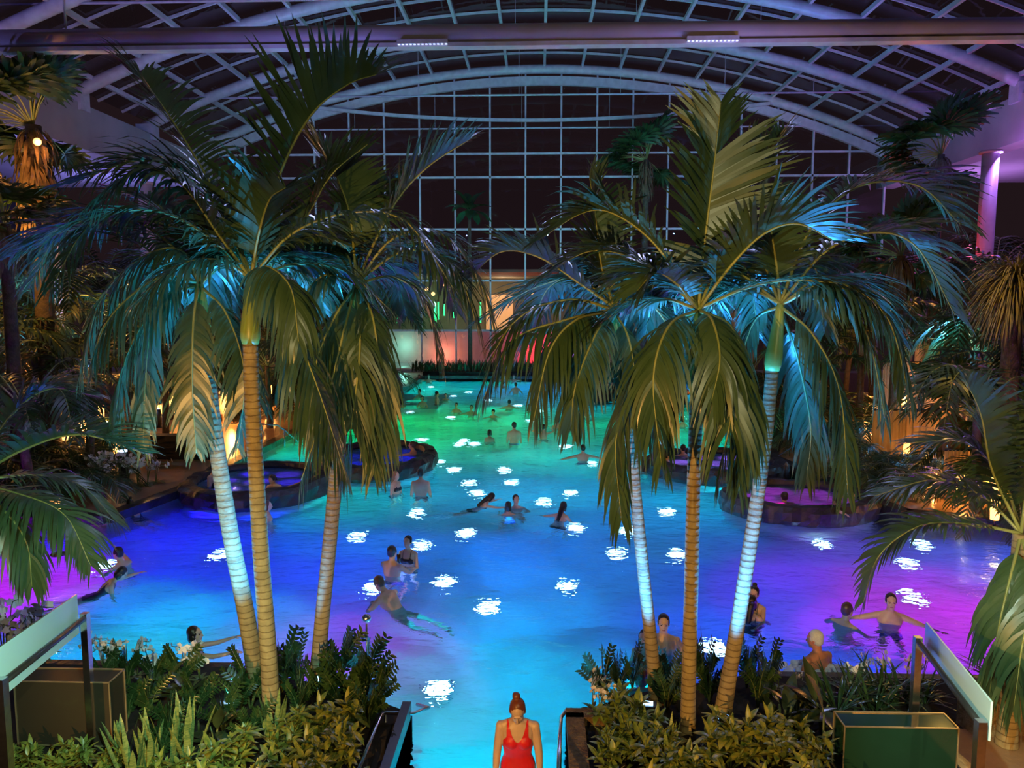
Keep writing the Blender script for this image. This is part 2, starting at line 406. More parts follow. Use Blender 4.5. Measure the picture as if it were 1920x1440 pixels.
def pool_color(x, y):
    tot = 0; acc = [0, 0, 0]
    for p, c in AW:
        d = ((p.x - x) ** 2 + ((p.y - y) * .8) ** 2) + .3
        wt = 1 / d ** 5.0; tot += wt
        for k in range(3): acc[k] += wt * c[k]
    return tuple(a / tot for a in acc)
def inside(x, y, poly):
    r = False; j = len(poly) - 1
    for i in range(len(poly)):
        xi, yi = poly[i]; xj, yj = poly[j]
        if (yi > y) != (yj > y) and x < (xj - xi) * (y - yi) / (yj - yi) + xi: r = not r
        j = i
    return r
def pool_fill_spot(x, y, z, c, e): light('SPOT', (x, y, z), c, e, (x, y, z - 1), 0.0, spot_size=R(132), spot_blend=.6)
def wp_geom(px0, px1, pyt, pyb):
    A = G((px0 + px1) / 2, pyt, .32); B = G((px0 + px1) / 2, pyb, .32); cy_ = (A.y + B.y) / 2
    L, Rr = at(px0, 700, cy_).x, at(px1, 700, cy_).x
    return (L + Rr) / 2, cy_, (Rr - L) / 2, (A.y - B.y) / 2
WPX = [(352, 600, 868, 932), (606, 806, 829, 882), (1224, 1470, 843, 888), (1370, 1640, 903, 958)]
WPG = [wp_geom(*b) for b in WPX]
def in_basin(x, y, k=1.12): return any(((x - c) / (a * k)) ** 2 + ((y - d) / (b * k)) ** 2 < 1 for c, d, a, b in WPG)
a = 1.9; yy = 10.2
while yy < 50:
    st = a if yy < 28 else a * 1.35
    xx = -14.0 + (int(yy * 10) % 2) * st / 2
    while xx < 14:
        if inside(xx, yy, pool_poly) and not in_basin(xx, yy, 1.0): pool_fill_spot(xx, yy, -.08, pool_color(xx, yy), 112 * st * st * (1 + .7 * min(1, max(0, (yy - 14) / 12))))
        xx += st
    yy += st
for y in (9.0, 8.0): pool_fill_spot(-.56, y, -.05, pool_color(-.56, y), 150)

for px, py, c, e in ((648, 1222, (1.6, .03, .9), 330), (600, 1180, (.9, .03, 1), 170), (285, 1200, (0, 1, .75), 170), (215, 1135, (0, .9, .9), 90), (10, 1100, (1.6, 0, .9), 200), (1325, 930, (0, .95, .9), 260), (668, 935, (0, 1, .75), 260),
    (775, 772, (0, 1, .35), 420), (830, 830, (0, 1, .3), 420), (1745, 1160, (1.5, 0, .9), 260), (815, 1300, (0, 1, .8), 170), (750, 745, (0, .9, .8), 420), (760, 1120, (.5, .2, 1), 90)):
    p = G(px, py, -.3)
    if inside(p.x, p.y, pool_poly): pool_fill_spot(p.x, p.y, -.1, c, e)  # extra unseen spots, added for local patches of colour

# the bright fittings seen through the ripples
lens = glow('lamp_lens_white', (.85, .95, 1), 10)
SPOTS = [(915,1138),(820,1293),(833,1092),(1066,1099),(790,1022),(672,1004),(874,999),(782,960),(414,1040),(262,984),(200,1060),(1155,1037),(1270,1040),
 (1250,959),(1068,924),(958,904),(880,905),(1175,995),(1020,940),(852,880),(945,880),(1108,868),(862,832),(825,866),(791,824),(870,826),(890,832),(770,772),(845,782),
 (915,750),(1060,836),(1210,797),(1250,830),(995,788),(972,760),(880,735),(808,725),(850,742),(1330,928),(1542,1020),(1380,990),(1700,1056),(1728,1020),(1712,1120),(1340,1215),
 (655,905),(700,1103),(1080,990),(895,925),(1165,800),(1240,895),(1010,770)]
base = None
lens_me = None
for i, (px, py) in enumerate(SPOTS):
    p = G(px, py, 0)
    # refraction: the lamp on the floor sits further out along the bent ray
    d = ray(px, py).normalized(); hx = Vector((d.x, d.y, 0)); s_in = hx.length
    s_t = s_in / 1.33; run = s_t / math.sqrt(1 - s_t * s_t) * (abs(FLOOR_Z) - .03)
    q = p + hx.normalized() * run
    if not inside(q.x, q.y, pool_poly) or in_basin(q.x, q.y): continue
    if lens_me is None:
        m1 = MB(); m1.lathe([(.0, .0), (.22, .0), (.23, .02), (.2, .045), (.0, .05)], n=20); fit_me = m1.mesh('fitting', chrome)
        m2 = MB(); m2.lathe([(.0, .045), (.185, .046), (.17, .06), (.0, .068)], n=20); lens_me = m2.mesh('lens', lens)
    t = thing('underwater_lamp', (q.x, q.y, FLOOR_Z), 'round white lamp glowing on the pool floor', 'lamp', 'white lamps under the water of the pool')
    put('fitting', fit_me, t); put('lens', lens_me, t)

# ------------------------------------------------------------------ raised whirlpools with rock rims
def whirlpool(px0, px1, pyt, pyb, label, c, e, seed, water_label):
    cx, cy_, rx, ry = wp_geom(px0, px1, pyt, pyb)
    N = 56
    t = thing('whirlpool', (cx, cy_, 0), label, 'whirlpool', 'raised whirlpools at the sides of the pool')
    rim = MB()
    prof = [(1.02, -.12), (1.08, -.1), (1.09, .08), (1.08, .26), (1.03, .39), (.93, .42), (.87, .40), (.84, .3), (.84, .02)]
    vs = []
    for i in range(N):
        th = 2 * math.pi * i / N
        for j, (f, z) in enumerate(prof):
            k = noise.noise(Vector((math.cos(th) * 3 + seed, math.sin(th) * 3, z * 4))) * .05
            k2 = noise.noise(Vector((math.cos(th) * 7, math.sin(th) * 7 + seed, z * 3))) * .05
            f2 = f + (k + k2) * (1 if j < 5 else .3)
            vs.append((rx * f2 * math.cos(th), ry * f2 * math.sin(th), z + (k2 * 1.2 if 2 < j < 7 else 0)))
    m = len(prof)
    rim.add(vs, [(i * m + j, ((i + 1) % N) * m + j, ((i + 1) % N) * m + j + 1, i * m + j + 1) for i in range(N) for j in range(m - 1)])
    rim.build('rock_rim', rock, t)
    ring = [(rx * .86 * math.cos(2 * math.pi * i / N), ry * .86 * math.sin(2 * math.pi * i / N)) for i in range(N)]
    b = MB(); b.lathe([(1.03, FLOOR_Z), (1.03, -.1)], n=40); b.v = [(x * rx, y * ry, z) for x, y, z in b.v]; b.build('pedestal', tile, t)
    b = MB(); b.poly(ring, .03); b.build('basin', tile, t)
    ww = MB(); ww.poly(ring, .3); wo = ww.build('basin_water', waterm, t)
    for k in range(7):
        th = k * 1.05 + seed; q_ = .0 if k == 6 else 1.25
        pool_fill_spot(cx + rx * .42 * q_ * math.cos(th), cy_ + ry * .42 * q_ * math.sin(th), .28, c[k % len(c)], e)  # unseen spots without fittings, tint the basin water
    return cx, cy_, rx, ry
WP = {}
WP['l1'] = whirlpool(*WPX[0], 'raised dark rock whirlpool with violet water at the left bank behind two palm trunks', [(.2, .03, 1), (.1, .01, 1)], 14, 1, '')
WP['l2'] = whirlpool(*WPX[1], 'raised dark rock whirlpool with deep blue water behind the third palm trunk', [(.01, 0, 1)], 14, 2, '')
WP['r1'] = whirlpool(*WPX[2], 'raised dark rock whirlpool with pale purple water farther back on the right', [(.7, .16, 1), (.6, .12, 1)], 15, 3, '')
WP['r2'] = whirlpool(*WPX[3], 'raised dark rock whirlpool with magenta water nearest on the right', [(1.7, .01, 1), (1.4, .02, 1)], 17, 4, '')

# ------------------------------------------------------------------ feather palms of the foreground
leafm = mat('palm_leaf', (.07, .13, .055), (.045, .095, .035), 3, .36, spec=.9, trans=.2)
ribm = mat('palm_rib', (.30, .33, .12), (.22, .27, .08), 4, .4)
shaftm = mat('palm_crownshaft', (.28, .36, .08), (.2, .3, .05), 3, .38)
trunkm = mat('palm_trunk', (.36, .28, .13), (.24, .18, .085), 9, .8, bump=.12, bscale=30)
nt_ = trunkm.node_tree; b_ = nt_.nodes['Principled BSDF']; src_ = b_.inputs['Base Color'].links[0].from_socket
tc_ = nt_.nodes.new('ShaderNodeTexCoord'); wv_ = nt_.nodes.new('ShaderNodeTexWave'); wv_.bands_direction = 'Z'; wv_.inputs['Scale'].default_value = 4.2; wv_.inputs['Distortion'].default_value = 1.2; wv_.inputs['Detail Scale'].default_value = 3
nt_.links.new(tc_.outputs['Object'], wv_.inputs['Vector']); rp_ = nt_.nodes.new('ShaderNodeValToRGB'); rp_.color_ramp.elements[0].position = .02; rp_.color_ramp.elements[1].position = .13
rp_.color_ramp.elements[0].color = (.5, .45, .38, 1); rp_.color_ramp.elements[1].color = (1, 1, 1, 1); nt_.links.new(wv_.outputs['Fac'], rp_.inputs[0])
mu_ = nt_.nodes.new('ShaderNodeMixRGB'); mu_.blend_type = 'MULTIPLY'; mu_.inputs[0].default_value = 1; nt_.links.new(src_, mu_.inputs[1]); nt_.links.new(rp_.outputs[0], mu_.inputs[2]); nt_.links.new(mu_.outputs[0], b_.inputs['Base Color'])
def frond_mesh(pts, L, rnd, name='frond', droop=.55, lift=.15, n_pair=58, width=.04, stem=.16, r0=.02, segs=5, rag=.38, mats=None, spread=.75, hang=0.0, split=None):
    mb = MB(); N = 40
    c = spline(pts, N)
    ln = sum((c[i + 1] - c[i]).length for i in range(N - 1))
    rb = MB() if split else mb; mb.cur = 0 if split else 1
    rb.tube(c[::2] + [c[-1]], [r0 * (1 - .85 * i / (N / 2)) for i in range(N // 2 + 1)], 6)
    mb.cur = 0
    for i in range(n_pair):
        t = stem + (1 - stem) * (i + .5) / n_pair
        u = t * (N - 1); j = min(int(u), N - 2); p = c[j].lerp(c[j + 1], u - j)
        tg = (c[min(j + 2, N - 1)] - c[max(j - 1, 0)]).normalized()
        up0 = Vector((0, 0, 1)); side0 = tg.cross(up0)
        if side0.length < .15: side0 = tg.cross(Vector((.3, -1, 0)))
        side0.normalize(); up0 = side0.cross(tg).normalized()
        q = (t - stem) / (1 - stem)
        prof = (.45 + .55 * min(1, q * 3.2)) * (1 - .62 * max(0, (q - .45) / .55) ** 1.5)
        fwdmix = .35 + .75 * q ** 1.6
        for sg in (-1, 1):
            l = L * 1.36 * prof * (1 + rnd.uniform(-rag, rag * .5))
            d = (side0 * sg * spread + up0 * (lift + rnd.uniform(-.12, .12)) + tg * fwdmix).normalized()
            wv = (tg - d * tg.dot(d))
            if wv.length < .05: wv = up0
            wv.normalize()
            dr = droop * (1 + rnd.uniform(-.35, .45)); vs = []; fs = []
            tw = rnd.uniform(-.35, .35)
            pos = Vector(p); dirv = Vector(d)
            for k in range(segs + 1):
                s = k / segs
                wd = width * prof ** .5 * (math.sin(math.pi * min(1, .18 + s * .82)) ** .7 if s < 1 else .04) * .5
                ax = (wv + dirv.cross(wv) * tw * s).normalized()
                fold = dirv.cross(wv) * .25 * wd
                vs += [pos - ax * wd + fold, pos + ax * wd + fold]
                if k < segs:
                    g = dr * (.35 + 1.4 * s) / segs * 1.6 + hang / segs
                    dirv = (dirv + Vector((0, 0, -1)) * g + Vector((rnd.uniform(-.03, .03),) * 3)).normalized()
                    pos = pos + dirv * l / segs
                    wv = (wv - dirv * wv.dot(dirv)).normalized()
            fs = [(2 * k, 2 * k + 1, 2 * k + 3, 2 * k + 2) for k in range(segs)]
            mb.add(vs, fs, True)
    if split:
        o = put(name, mb.mesh(name, [leafm]), split); put('midrib', rb.mesh('midrib', ribm), o); return o
    return mb.mesh(name, mats or [leafm, ribm])
def palm_trunk(pts, r0, r1, top_px=None):
    mb = MB(); c = spline(pts, 60); ln = sum((c[i + 1] - c[i]).length for i in range(59))
    rings = int(ln / .075); P = []; Rr = []
    for i in range(rings):
        for f, k in ((0, 1.008), (.12, .985), (.5, .995), (.95, 1.008)):
            u = (i + f) / rings * 59; j = min(int(u), 58)
            P.append(c[j].lerp(c[j + 1], u - j)); t = u / 59
            Rr.append((r0 + (r1 - r0) * t + .02 * max(0, 1 - t * 9)) * (k + .006 * math.sin(i * 12.9)))
    mb.tube(P, Rr, 14)
    return mb
H = dict(hang=.9, spread=.6)          # fronds that hang
def palm(trunk_px, Y, r0, r1, shaft_px, label, fronds, Yt=None):
    """trunk_px: picture points of the trunk, base first; fronds: (points (px, py, dY), leaflet length, droop, lift)"""
    Yt = Yt if Yt is not None else Y
    rnd = random.Random(int(trunk_px[0][0]))
    base = G(trunk_px[0][0], trunk_px[0][1], .28); Yb = base.y
    n = len(trunk_px)
    def yy(i): return Yb + (Yt - Yb) * i / (n - 1)
    w = [at(px, py, yy(i)) for i, (px, py) in enumerate(trunk_px)]
    root = thing('feather_palm', base, label, 'palm', None)
    loc = lambda v: v - base
    w[0] = base + Vector((0, 0, -.1))
    palm_trunk([loc(p) for p in w], r0, r1).build('trunk', trunkm, root)
    s = [loc(at(px, py, Yt)) for px, py in shaft_px]; s[0] = loc(w[-1]) + Vector((0, 0, -.03))
    cs = spline(s, 12)
    mb = MB(); mb.tube(cs, [r1 * 1.08, r1 * 1.32, r1 * 1.36, r1 * 1.3, r1 * 1.2, r1 * 1.1, r1 * 1.0, r1 * .92, r1 * .84, r1 * .76, r1 * .66, r1 * .5], 14)
    mb.build('crownshaft', shaftm, root)
    for fr in fronds:
        pts, L, dr, li = fr[:4]; kw = fr[4] if len(fr) > 4 else {}
        P = [loc(at(px, py, Yt + dy)) for px, py, dy in pts]
        frond_mesh(P, L, rnd, droop=dr, lift=li, split=root, **kw)
    C0 = loc(at(*shaft_px[-1], Yt))
    for k, az in enumerate((55, 80, 100, 128)):      # the side of the crown turned away
        e = (.75, .35, .95, .5)[k]; d = Vector((math.cos(R(az)), math.sin(R(az)), 0)); l = rnd.uniform(1.5, 1.9)
        P = [C0, C0 + d * l * .35 + Vector((0, 0, .5 * e + .1)), C0 + d * l * .75 + Vector((0, 0, .5 * e)), C0 + d * l + Vector((0, 0, .1 * e - .45))]
        frond_mesh(P, .5, rnd, droop=.6, lift=.15, split=root)
    return root
palm([(487, 1300), (463, 1160), (432, 1000), (405, 830), (388, 700), (380, 632)], 8.9, .105, .082, [(380, 632), (377, 580), (374, 532)],
 'feather palm with a bluish grey trunk leaning left, leftmost of the left trio', [
 ([(374, 530, 0), (310, 450, .1), (210, 400, .2), (110, 440, .2), (55, 540, .2)], .58, .6, .15),
 ([(372, 535, 0), (305, 560, -.3), (240, 660, -.5), (212, 800, -.5)], .58, .9, 0, H),
 ([(374, 535, 0), (340, 470, -.1), (270, 480, -.2), (190, 560, -.3), (150, 700, -.35)], .62, .9, .0, H),
 ([(374, 535, 0), (320, 500, .2), (230, 440, .3), (120, 425, .35), (20, 480, .4)], .62, .5, .2),
 ([(372, 535, 0), (330, 540, .15), (285, 610, .2), (272, 720, .25), (268, 840, .25)], .45, .7, .0, H),
 ([(372, 540, -.1), (363, 600, -.25), (360, 720, -.35), (368, 850, -.35)], .42, .6, -.1, dict(spread=.9, hang=.4)),
 ([(380, 540, -.05), (425, 590, -.2), (458, 700, -.3), (446, 840, -.3)], .42, .6, -.1, dict(spread=.9, hang=.4)),
 ([(378, 532, 0), (420, 480, .3), (500, 470, .5), (590, 530, .6)], .5, .6, .1),
 ([(372, 530, 0), (340, 440, .5), (290, 380, .8), (220, 360, .9)], .55, .5, .3),
 ([(374, 530, 0), (300, 520, -.5), (210, 590, -.9), (170, 680, -1.0)], .55, .9, 0, H),
 ([(376, 528, 0), (385, 470, .3), (410, 420, .6), (450, 380, .8)], .5, .4, .4)], Yt=8.9)
palm([(511, 1362), (503, 1220), (490, 1050), (481, 900), (473, 760), (469, 640)], 8.2, .095, .078, [(469, 640), (470, 580), (471, 520)],
 'feather palm with straight golden trunk and bright green crownshaft, middle of the left trio', [
 ([(468, 520, 0), (400, 450, -.1), (290, 395, -.2), (170, 420, -.3), (95, 540, -.3)], .6, .7, .15),
 ([(473, 520, 0), (560, 430, .4), (620, 330, .6), (690, 270, .7)], .58, .35, .35),
 ([(471, 520, 0), (485, 440, -.2), (505, 375, -.45), (535, 352, -.8)], .55, .15, .5, dict(width=.07, n_pair=34)),
 ([(468, 520, 0), (430, 430, .1), (370, 345, .1), (270, 300, .0), (130, 345, -.1)], .66, .5, .25, dict(width=.045)),
 ([(468, 520, 0), (410, 440, -.3), (340, 345, -.5), (260, 315, -.6), (180, 380, -.7)], .62, .7, .1),
 ([(470, 518, 0), (425, 400, .3), (345, 260, .5), (280, 165, .6), (240, 130, .6)], .62, .35, .35, dict(width=.045)),
 ([(473, 515, 0), (520, 340, .2), (580, 220, .2), (650, 160, .1), (705, 140, 0)], .7, .15, .5, dict(width=.052)),
 ([(473, 520, 0), (545, 440, -.1), (650, 400, -.2), (760, 415, -.2), (850, 540, -.2)], .6, .7, .15),
 ([(473, 522, 0), (560, 495, .3), (650, 510, .5), (730, 580, .6)], .55, .6, .1),
 ([(474, 525, 0), (520, 545, -.2), (570, 660, -.4), (610, 770, -.5), (650, 900, -.55)], .62, .8, -.05, H),
 ([(468, 520, 0), (410, 488, -.3), (330, 500, -.6), (250, 570, -.8)], .55, .8, .1),
 ([(467, 518, 0), (380, 445, .4), (270, 415, .6), (130, 430, .7), (60, 470, .7)], .62, .55, .2),
 ([(474, 524, 0), (500, 500, -.4), (545, 540, -.8), (560, 640, -1.0)], .5, .8, 0, H)])
palm([(592, 1285), (604, 1160), (620, 1000), (633, 860), (648, 740), (660, 640)], 9.1, .095, .072, [(660, 640), (664, 590), (668, 530)],
 'feather palm leaning right with low hanging crown, rightmost of the left trio', [
 ([(670, 528, 0), (760, 470, -.3), (850, 500, -.5), (905, 640, -.5)], .58, .7, .1),
 ([(668, 535, 0), (625, 600, -.2), (590, 700, -.4), (598, 850, -.4)], .58, .8, 0, H),
 ([(668, 530, 0), (655, 400, .1), (620, 310, .2), (590, 275, .2)], .6, .2, .4, dict(width=.05)),
 ([(670, 525, 0), (735, 390, .2), (800, 315, .3), (880, 262, .3)], .6, .25, .35),
 ([(670, 528, 0), (740, 445, -.1), (830, 440, -.2), (905, 540, -.2), (940, 690, -.2)], .6, .7, .1),
 ([(670, 532, 0), (740, 520, .3), (800, 570, .4), (830, 690, .4)], .5, .7, .05),
 ([(670, 535, 0), (700, 600, -.3), (712, 740, -.4), (700, 890, -.4)], .6, .8, -.05, H),
 ([(667, 535, 0), (645, 620, -.4), (610, 760, -.6), (565, 900, -.7)], .6, .8, -.05, H),
 ([(668, 535, 0), (675, 650, -.5), (660, 790, -.6), (645, 890, -.6)], .55, .8, 0, H),
 ([(666, 530, 0), (600, 520, -.2), (550, 610, -.3), (530, 740, -.3)], .55, .8, 0, H),
 ([(668, 528, 0), (640, 450, .5), (590, 410, .7), (530, 430, .8)], .5, .5, .2),
 ([(669, 528, 0), (690, 420, .5), (720, 350, .7), (760, 330, .8)], .5, .4, .3)])
palm([(1233, 1318), (1218, 1180), (1205, 1060), (1193, 940), (1184, 840), (1172, 745)], 8.8, .078, .062, [(1172, 745), (1163, 660), (1150, 580)],
 'feather palm with a pale blue lit slim trunk leaning left, leftmost of the right trio', [
 ([(1150, 580, 0), (1060, 600, -.2), (960, 640, -.4), (905, 750, -.4)], .52, .8, 0, H),
 ([(1150, 575, 0), (1085, 530, 0), (1010, 482, 0), (940, 472, 0), (880, 520, 0)], .55, .3, .4, dict(width=.045)),
 ([(1150, 580, 0), (1075, 562, -.1), (990, 585, -.2), (935, 645, -.3), (895, 760, -.3)], .5, .7, .1),
 ([(1150, 585, 0), (1080, 600, -.4), (1030, 660, -.6), (1000, 790, -.7)], .55, .8, 0, H),
 ([(1150, 572, 0), (1128, 500, .2), (1115, 395, .3), (1105, 330, .3)], .5, .2, .4),
 ([(1150, 580, 0), (1120, 620, -.5), (1080, 720, -.8), (1070, 800, -.8)], .5, .8, 0, H),
 ([(1152, 578, 0), (1200, 560, .2), (1250, 610, .3), (1265, 720, .3)], .5, .7, .1),
 ([(1152, 585, 0), (1180, 640, -.3), (1190, 740, -.4), (1170, 860, -.4)], .5, .8, 0, H),
 ([(1150, 575, 0), (1100, 520, .4), (1000, 540, .7), (900, 600, .8)], .55, .5, .2)])
palm([(1289, 1392), (1292, 1250), (1296, 1100), (1299, 960), (1303, 830), (1306, 730)], 7.9, .08, .066, [(1306, 730), (1308, 650), (1310, 575)],
 'feather palm with an upright golden lit trunk, middle of the right trio', [
 ([(1309, 582, 0), (1255, 610, -.6), (1225, 710, -.9), (1240, 870, -.9)], .56, .8, 0, H),
 ([(1312, 582, 0), (1355, 640, -.6), (1372, 760, -.9), (1345, 900, -.9)], .56, .8, 0, H),
 ([(1308, 578, 0), (1220, 500, .4), (1110, 470, .6), (1000, 530, .6)], .58, .5, .25),
 ([(1310, 578, 0), (1230, 460, .1), (1150, 400, .1), (1090, 400, .1), (1010, 450, .1)], .62, .4, .3, dict(width=.045)),
 ([(1310, 575, 0), (1322, 450, .1), (1338, 320, .1), (1352, 190, 0)], .62, .2, .35, dict(width=.05)),
 ([(1312, 578, 0), (1365, 505, -.2), (1430, 440, -.35), (1495, 420, -.4), (1560, 450, -.4)], .55, .25, .5, dict(width=.05)),
 ([(1309, 580, 0), (1272, 535, -.3), (1230, 512, -.5), (1195, 545, -.6)], .5, .4, .3, dict(width=.05)),
 ([(1311, 582, 0), (1335, 600, -.5), (1350, 670, -.8), (1335, 750, -.9)], .5, .8, 0, H),
 ([(1308, 582, 0), (1255, 625, -.3), (1195, 710, -.5), (1155, 820, -.6), (1165, 975, -.6)], .6, .8, -.05, H),
 ([(1312, 582, 0), (1375, 620, -.2), (1405, 750, -.3), (1385, 920, -.3)], .55, .8, 0, H),
 ([(1312, 578, 0), (1400, 540, .1), (1490, 525, .2), (1580, 540, .2), (1650, 600, .2)], .55, .55, .2),
 ([(1308, 580, 0), (1240, 560, .3), (1160, 580, .5), (1090, 650, .6)], .55, .6, .1),
 ([(1312, 576, 0), (1370, 430, .4), (1420, 320, .6), (1470, 250, .7)], .55, .3, .35)])
palm([(1352, 1342), (1380, 1190), (1402, 1050), (1422, 920), (1438, 800), (1448, 690)], 8.4, .088, .068, [(1448, 690), (1456, 630), (1463, 570)],
 'feather palm with a pale blue lit ringed trunk leaning right, rightmost of the right trio', [
 ([(1464, 572, 0), (1560, 530, -.4), (1660, 590, -.6), (1705, 740, -.6)], .56, .8, .05, H),
 ([(1464, 568, 0), (1550, 470, 0), (1640, 436, 0), (1720, 465, 0), (1790, 590, 0)], .6, .5, .3, dict(width=.045)),
 ([(1464, 572, 0), (1515, 542, -.2), (1580, 552, -.3), (1630, 640, -.4), (1660, 790, -.4)], .55, .7, .05, H),
 ([(1464, 575, 0), (1525, 630, -.3), (1575, 740, -.5), (1590, 930, -.6)], .6, .8, 0, H),
 ([(1463, 578, 0), (1495, 670, .4), (1520, 800, .6), (1512, 900, .6)], .5, .8, 0, H),
 ([(1462, 575, 0), (1415, 600, .2), (1385, 690, .3), (1372, 800, .3)], .42, .8, 0, H),
 ([(1463, 566, 0), (1452, 470, .2), (1430, 360, .3), (1400, 265, .3)], .5, .3, .35, dict(width=.05)),
 ([(1464, 566, 0), (1520, 430, .3), (1610, 350, .4), (1720, 348, .4), (1800, 420, .4)], .62, .45, .3),
 ([(1462, 570, 0), (1400, 540, .3), (1340, 560, .5), (1290, 650, .6)], .5, .6, .1),
 ([(1464, 572, 0), (1540, 520, .5), (1620, 540, .8), (1690, 640, .9)], .55, .6, .1)])
# fronds reaching in from palms just outside the frame
def side_palm(cpx, cpy, Y, zb, label, fronds, lx=0.0):
    rnd = random.Random(cpx + 5000)
    top = at(cpx, cpy, Y); base = Vector((top.x + lx, Y, zb))
    root = thing('arching_palm', base, label, 'palm', 'low arching palms at the picture edges')
    loc = lambda v: v - base
    palm_trunk([Vector((0, 0, -.05)), loc(top) * .5, loc(top)], .1, .08).build('trunk', trunkm, root)
    for fr in fronds:
        pts, L, dr, li = fr[:4]; kw = fr[4] if len(fr) > 4 else {}
        frond_mesh([loc(at(px, py, Y + dy)) for px, py, dy in pts], L, rnd, droop=dr, lift=li, split=root, **kw)
side_palm(-60, 905, 8.2, .28, 'arching palm reaching in from the left edge over the magenta water', [
 ([(-60, 905, 0), (40, 845, 0), (150, 815, 0), (270, 850, 0)], .5, .3, .4),
 ([(-60, 905, 0), (30, 925, -.2), (120, 965, -.3), (170, 1060, -.4)], .5, .7, .1),
 ([(-60, 905, 0), (10, 960, -.4), (50, 1020, -.5), (60, 1100, -.5)], .42, .9, .0, H),
 ([(-60, 905, 0), (60, 890, .4), (150, 910, .6), (220, 980, .7)], .5, .6, .2),
 ([(-60, 905, 0), (20, 780, .5), (90, 730, .7), (160, 740, .8)], .5, .4, .3)])
side_palm(1915, 1000, 8.0, .3, 'arching palm at the right edge whose frond curves over the purple water', [
 ([(1915, 1000, 0), (1830, 985, 0), (1730, 985, 0), (1650, 1040, 0), (1618, 1130, 0)], .36, .5, .3, dict(width=.04)),
 ([(1915, 1000, 0), (1895, 1080, -.3), (1872, 1180, -.4), (1855, 1300, -.4)], .5, .75, 0, H),
 ([(1915, 1000, 0), (1840, 930, .2), (1750, 900, .3), (1640, 930, .3)], .5, .5, .2),
 ([(1915, 1000, 0), (1860, 880, .1), (1840, 780, .1), (1812, 715, .1)], .45, .3, .4),
 ([(1915, 1000, 0), (1935, 1100, -.5), (1915, 1220, -.7), (1900, 1330, -.7)], .5, .8, 0, H),
 ([(1915, 1000, 0), (1880, 900, .5), (1810, 830, .7), (1700, 830, .8)], .5, .5, .2),
 ([(1915, 1000, 0), (1930, 880, 0), (1940, 800, 0), (1945, 720, 0)], .5, .4, .3)])
# blue spotlights at the palms' feet
def spot_fixture(px, py, tgt_px, tgt_py, tgtY, c, e, label, kind_c=(.3, .6, 1)):
    p = G(px, py, .5); p.z = .5
    t = thing('garden_spotlight', (p.x, p.y, .28), label, 'spotlight', 'blue spotlights at the palms feet')
    tg = at(tgt_px, tgt_py, tgtY); d = (tg - p).normalized(); q = d.to_track_quat('Z', 'Y').to_matrix()
    mb = MB(); mb.tube([(0, 0, -.03), (0, 0, .16)], .018, 8); mb.build('spike', black, t)
    mb = MB(); vs = Vector((0, 0, .22)); mb.box(vs, (.2, .16, .06), q); hs = mb.build('housing', black, t)
    mb = MB(); mb.box(vs + d * .034, (.12, .09, .012), q); mb.build('lens', glow('spot_lens', kind_c, 9), hs)
    light('SPOT', p + d * .12, c, e, tg, .03, spot_size=R(58), spot_blend=1.0)
spot_fixture(596, 1278, 310, 420, 8.6, (.03, .34, 1), 2600, 'bright blue spotlight in front of the right leaning palm of the left trio')
spot_fixture(432, 1322, 420, 420, 8.9, (.03, .4, 1), 2200, 'green blue spotlight glowing behind a curled leaf in the left bed')
spot_fixture(1214, 1324, 1230, 520, 8.6, (.03, .3, 1), 3200, 'blue spotlight at the foot of the slim left leaning palm')
spot_fixture(1360, 1354, 1420, 480, 8.5, (.03, .3, 1), 3600, 'blue spotlight at the foot of the right leaning palm in the right bed')

# ------------------------------------------------------------------ plant kinds
bgleaf = mat('thicket_leaf', (.035, .075, .022), (.02, .045, .014), 2, .4, spec=.6, trans=.12)
fanleaf = mat('fan_leaf', (.05, .10, .03), (.03, .07, .02), 2, .45, trans=.12)
barkm = mat('bark', (.11, .08, .055), (.06, .045, .03), 7, .85, bump=.6)
drym = mat('dry_skirt', (.20, .14, .075), (.11, .075, .04), 6, .8)
rndp = random.Random(21)
def gen_frond(i, L=2.0, n_pair=24, width=.06):
    rnd = random.Random(100 + i)
    e = (.9, .6, .25, .05)[i % 4]
    pts = [(0, 0, 0), (.35 * L, 0, .45 * L * e + .12), (.72 * L, rnd.uniform(-.1, .1), .45 * L * e + .02), (L, rnd.uniform(-.15, .15), .2 * L * e - .42)]
    return frond_mesh(pts, .55, rnd, 'frond', droop=.6, lift=.2, n_pair=n_pair, width=width, segs=3, r0=.018, mats=[bgleaf, ribm])
BGF = [gen_frond(i) for i in range(4)]
def trunk_mesh(h, r=.11, lean=0.0):
    mb = MB(); mb.tube(spline([(0, 0, -.1), (lean * .3, 0, h * .5), (lean, 0, h)], 16), [r * (1.15 - .35 * i / 15) * (1 + .05 * (i % 2)) for i in range(16)], 9)
    return mb.mesh('trunk', barkm)
def bg_palm(px, Y, h, s, label, group, n=13, zb=.22):
    X = at(px, 600, Y).x
    t = thing('thicket_palm', (X, Y, zb), label, 'palm', group, rz=rndp.uniform(0, 6.28))
    if h > .3: put('trunk', trunk_mesh(h, .1 * (.7 + .3 * s), rndp.uniform(-.4, .4) if h > 2 else 0), t)
    lean = 0
    for k in range(n):
        i = k % 4 if h > .3 else k % 2
        put('frond', BGF[i], t, (0, 0, max(0, h - .05)), (0, rndp.uniform(-.12, .12), k * 2.4 + rndp.uniform(-.3, .3)), s * rndp.uniform(.85, 1.15))
    return t
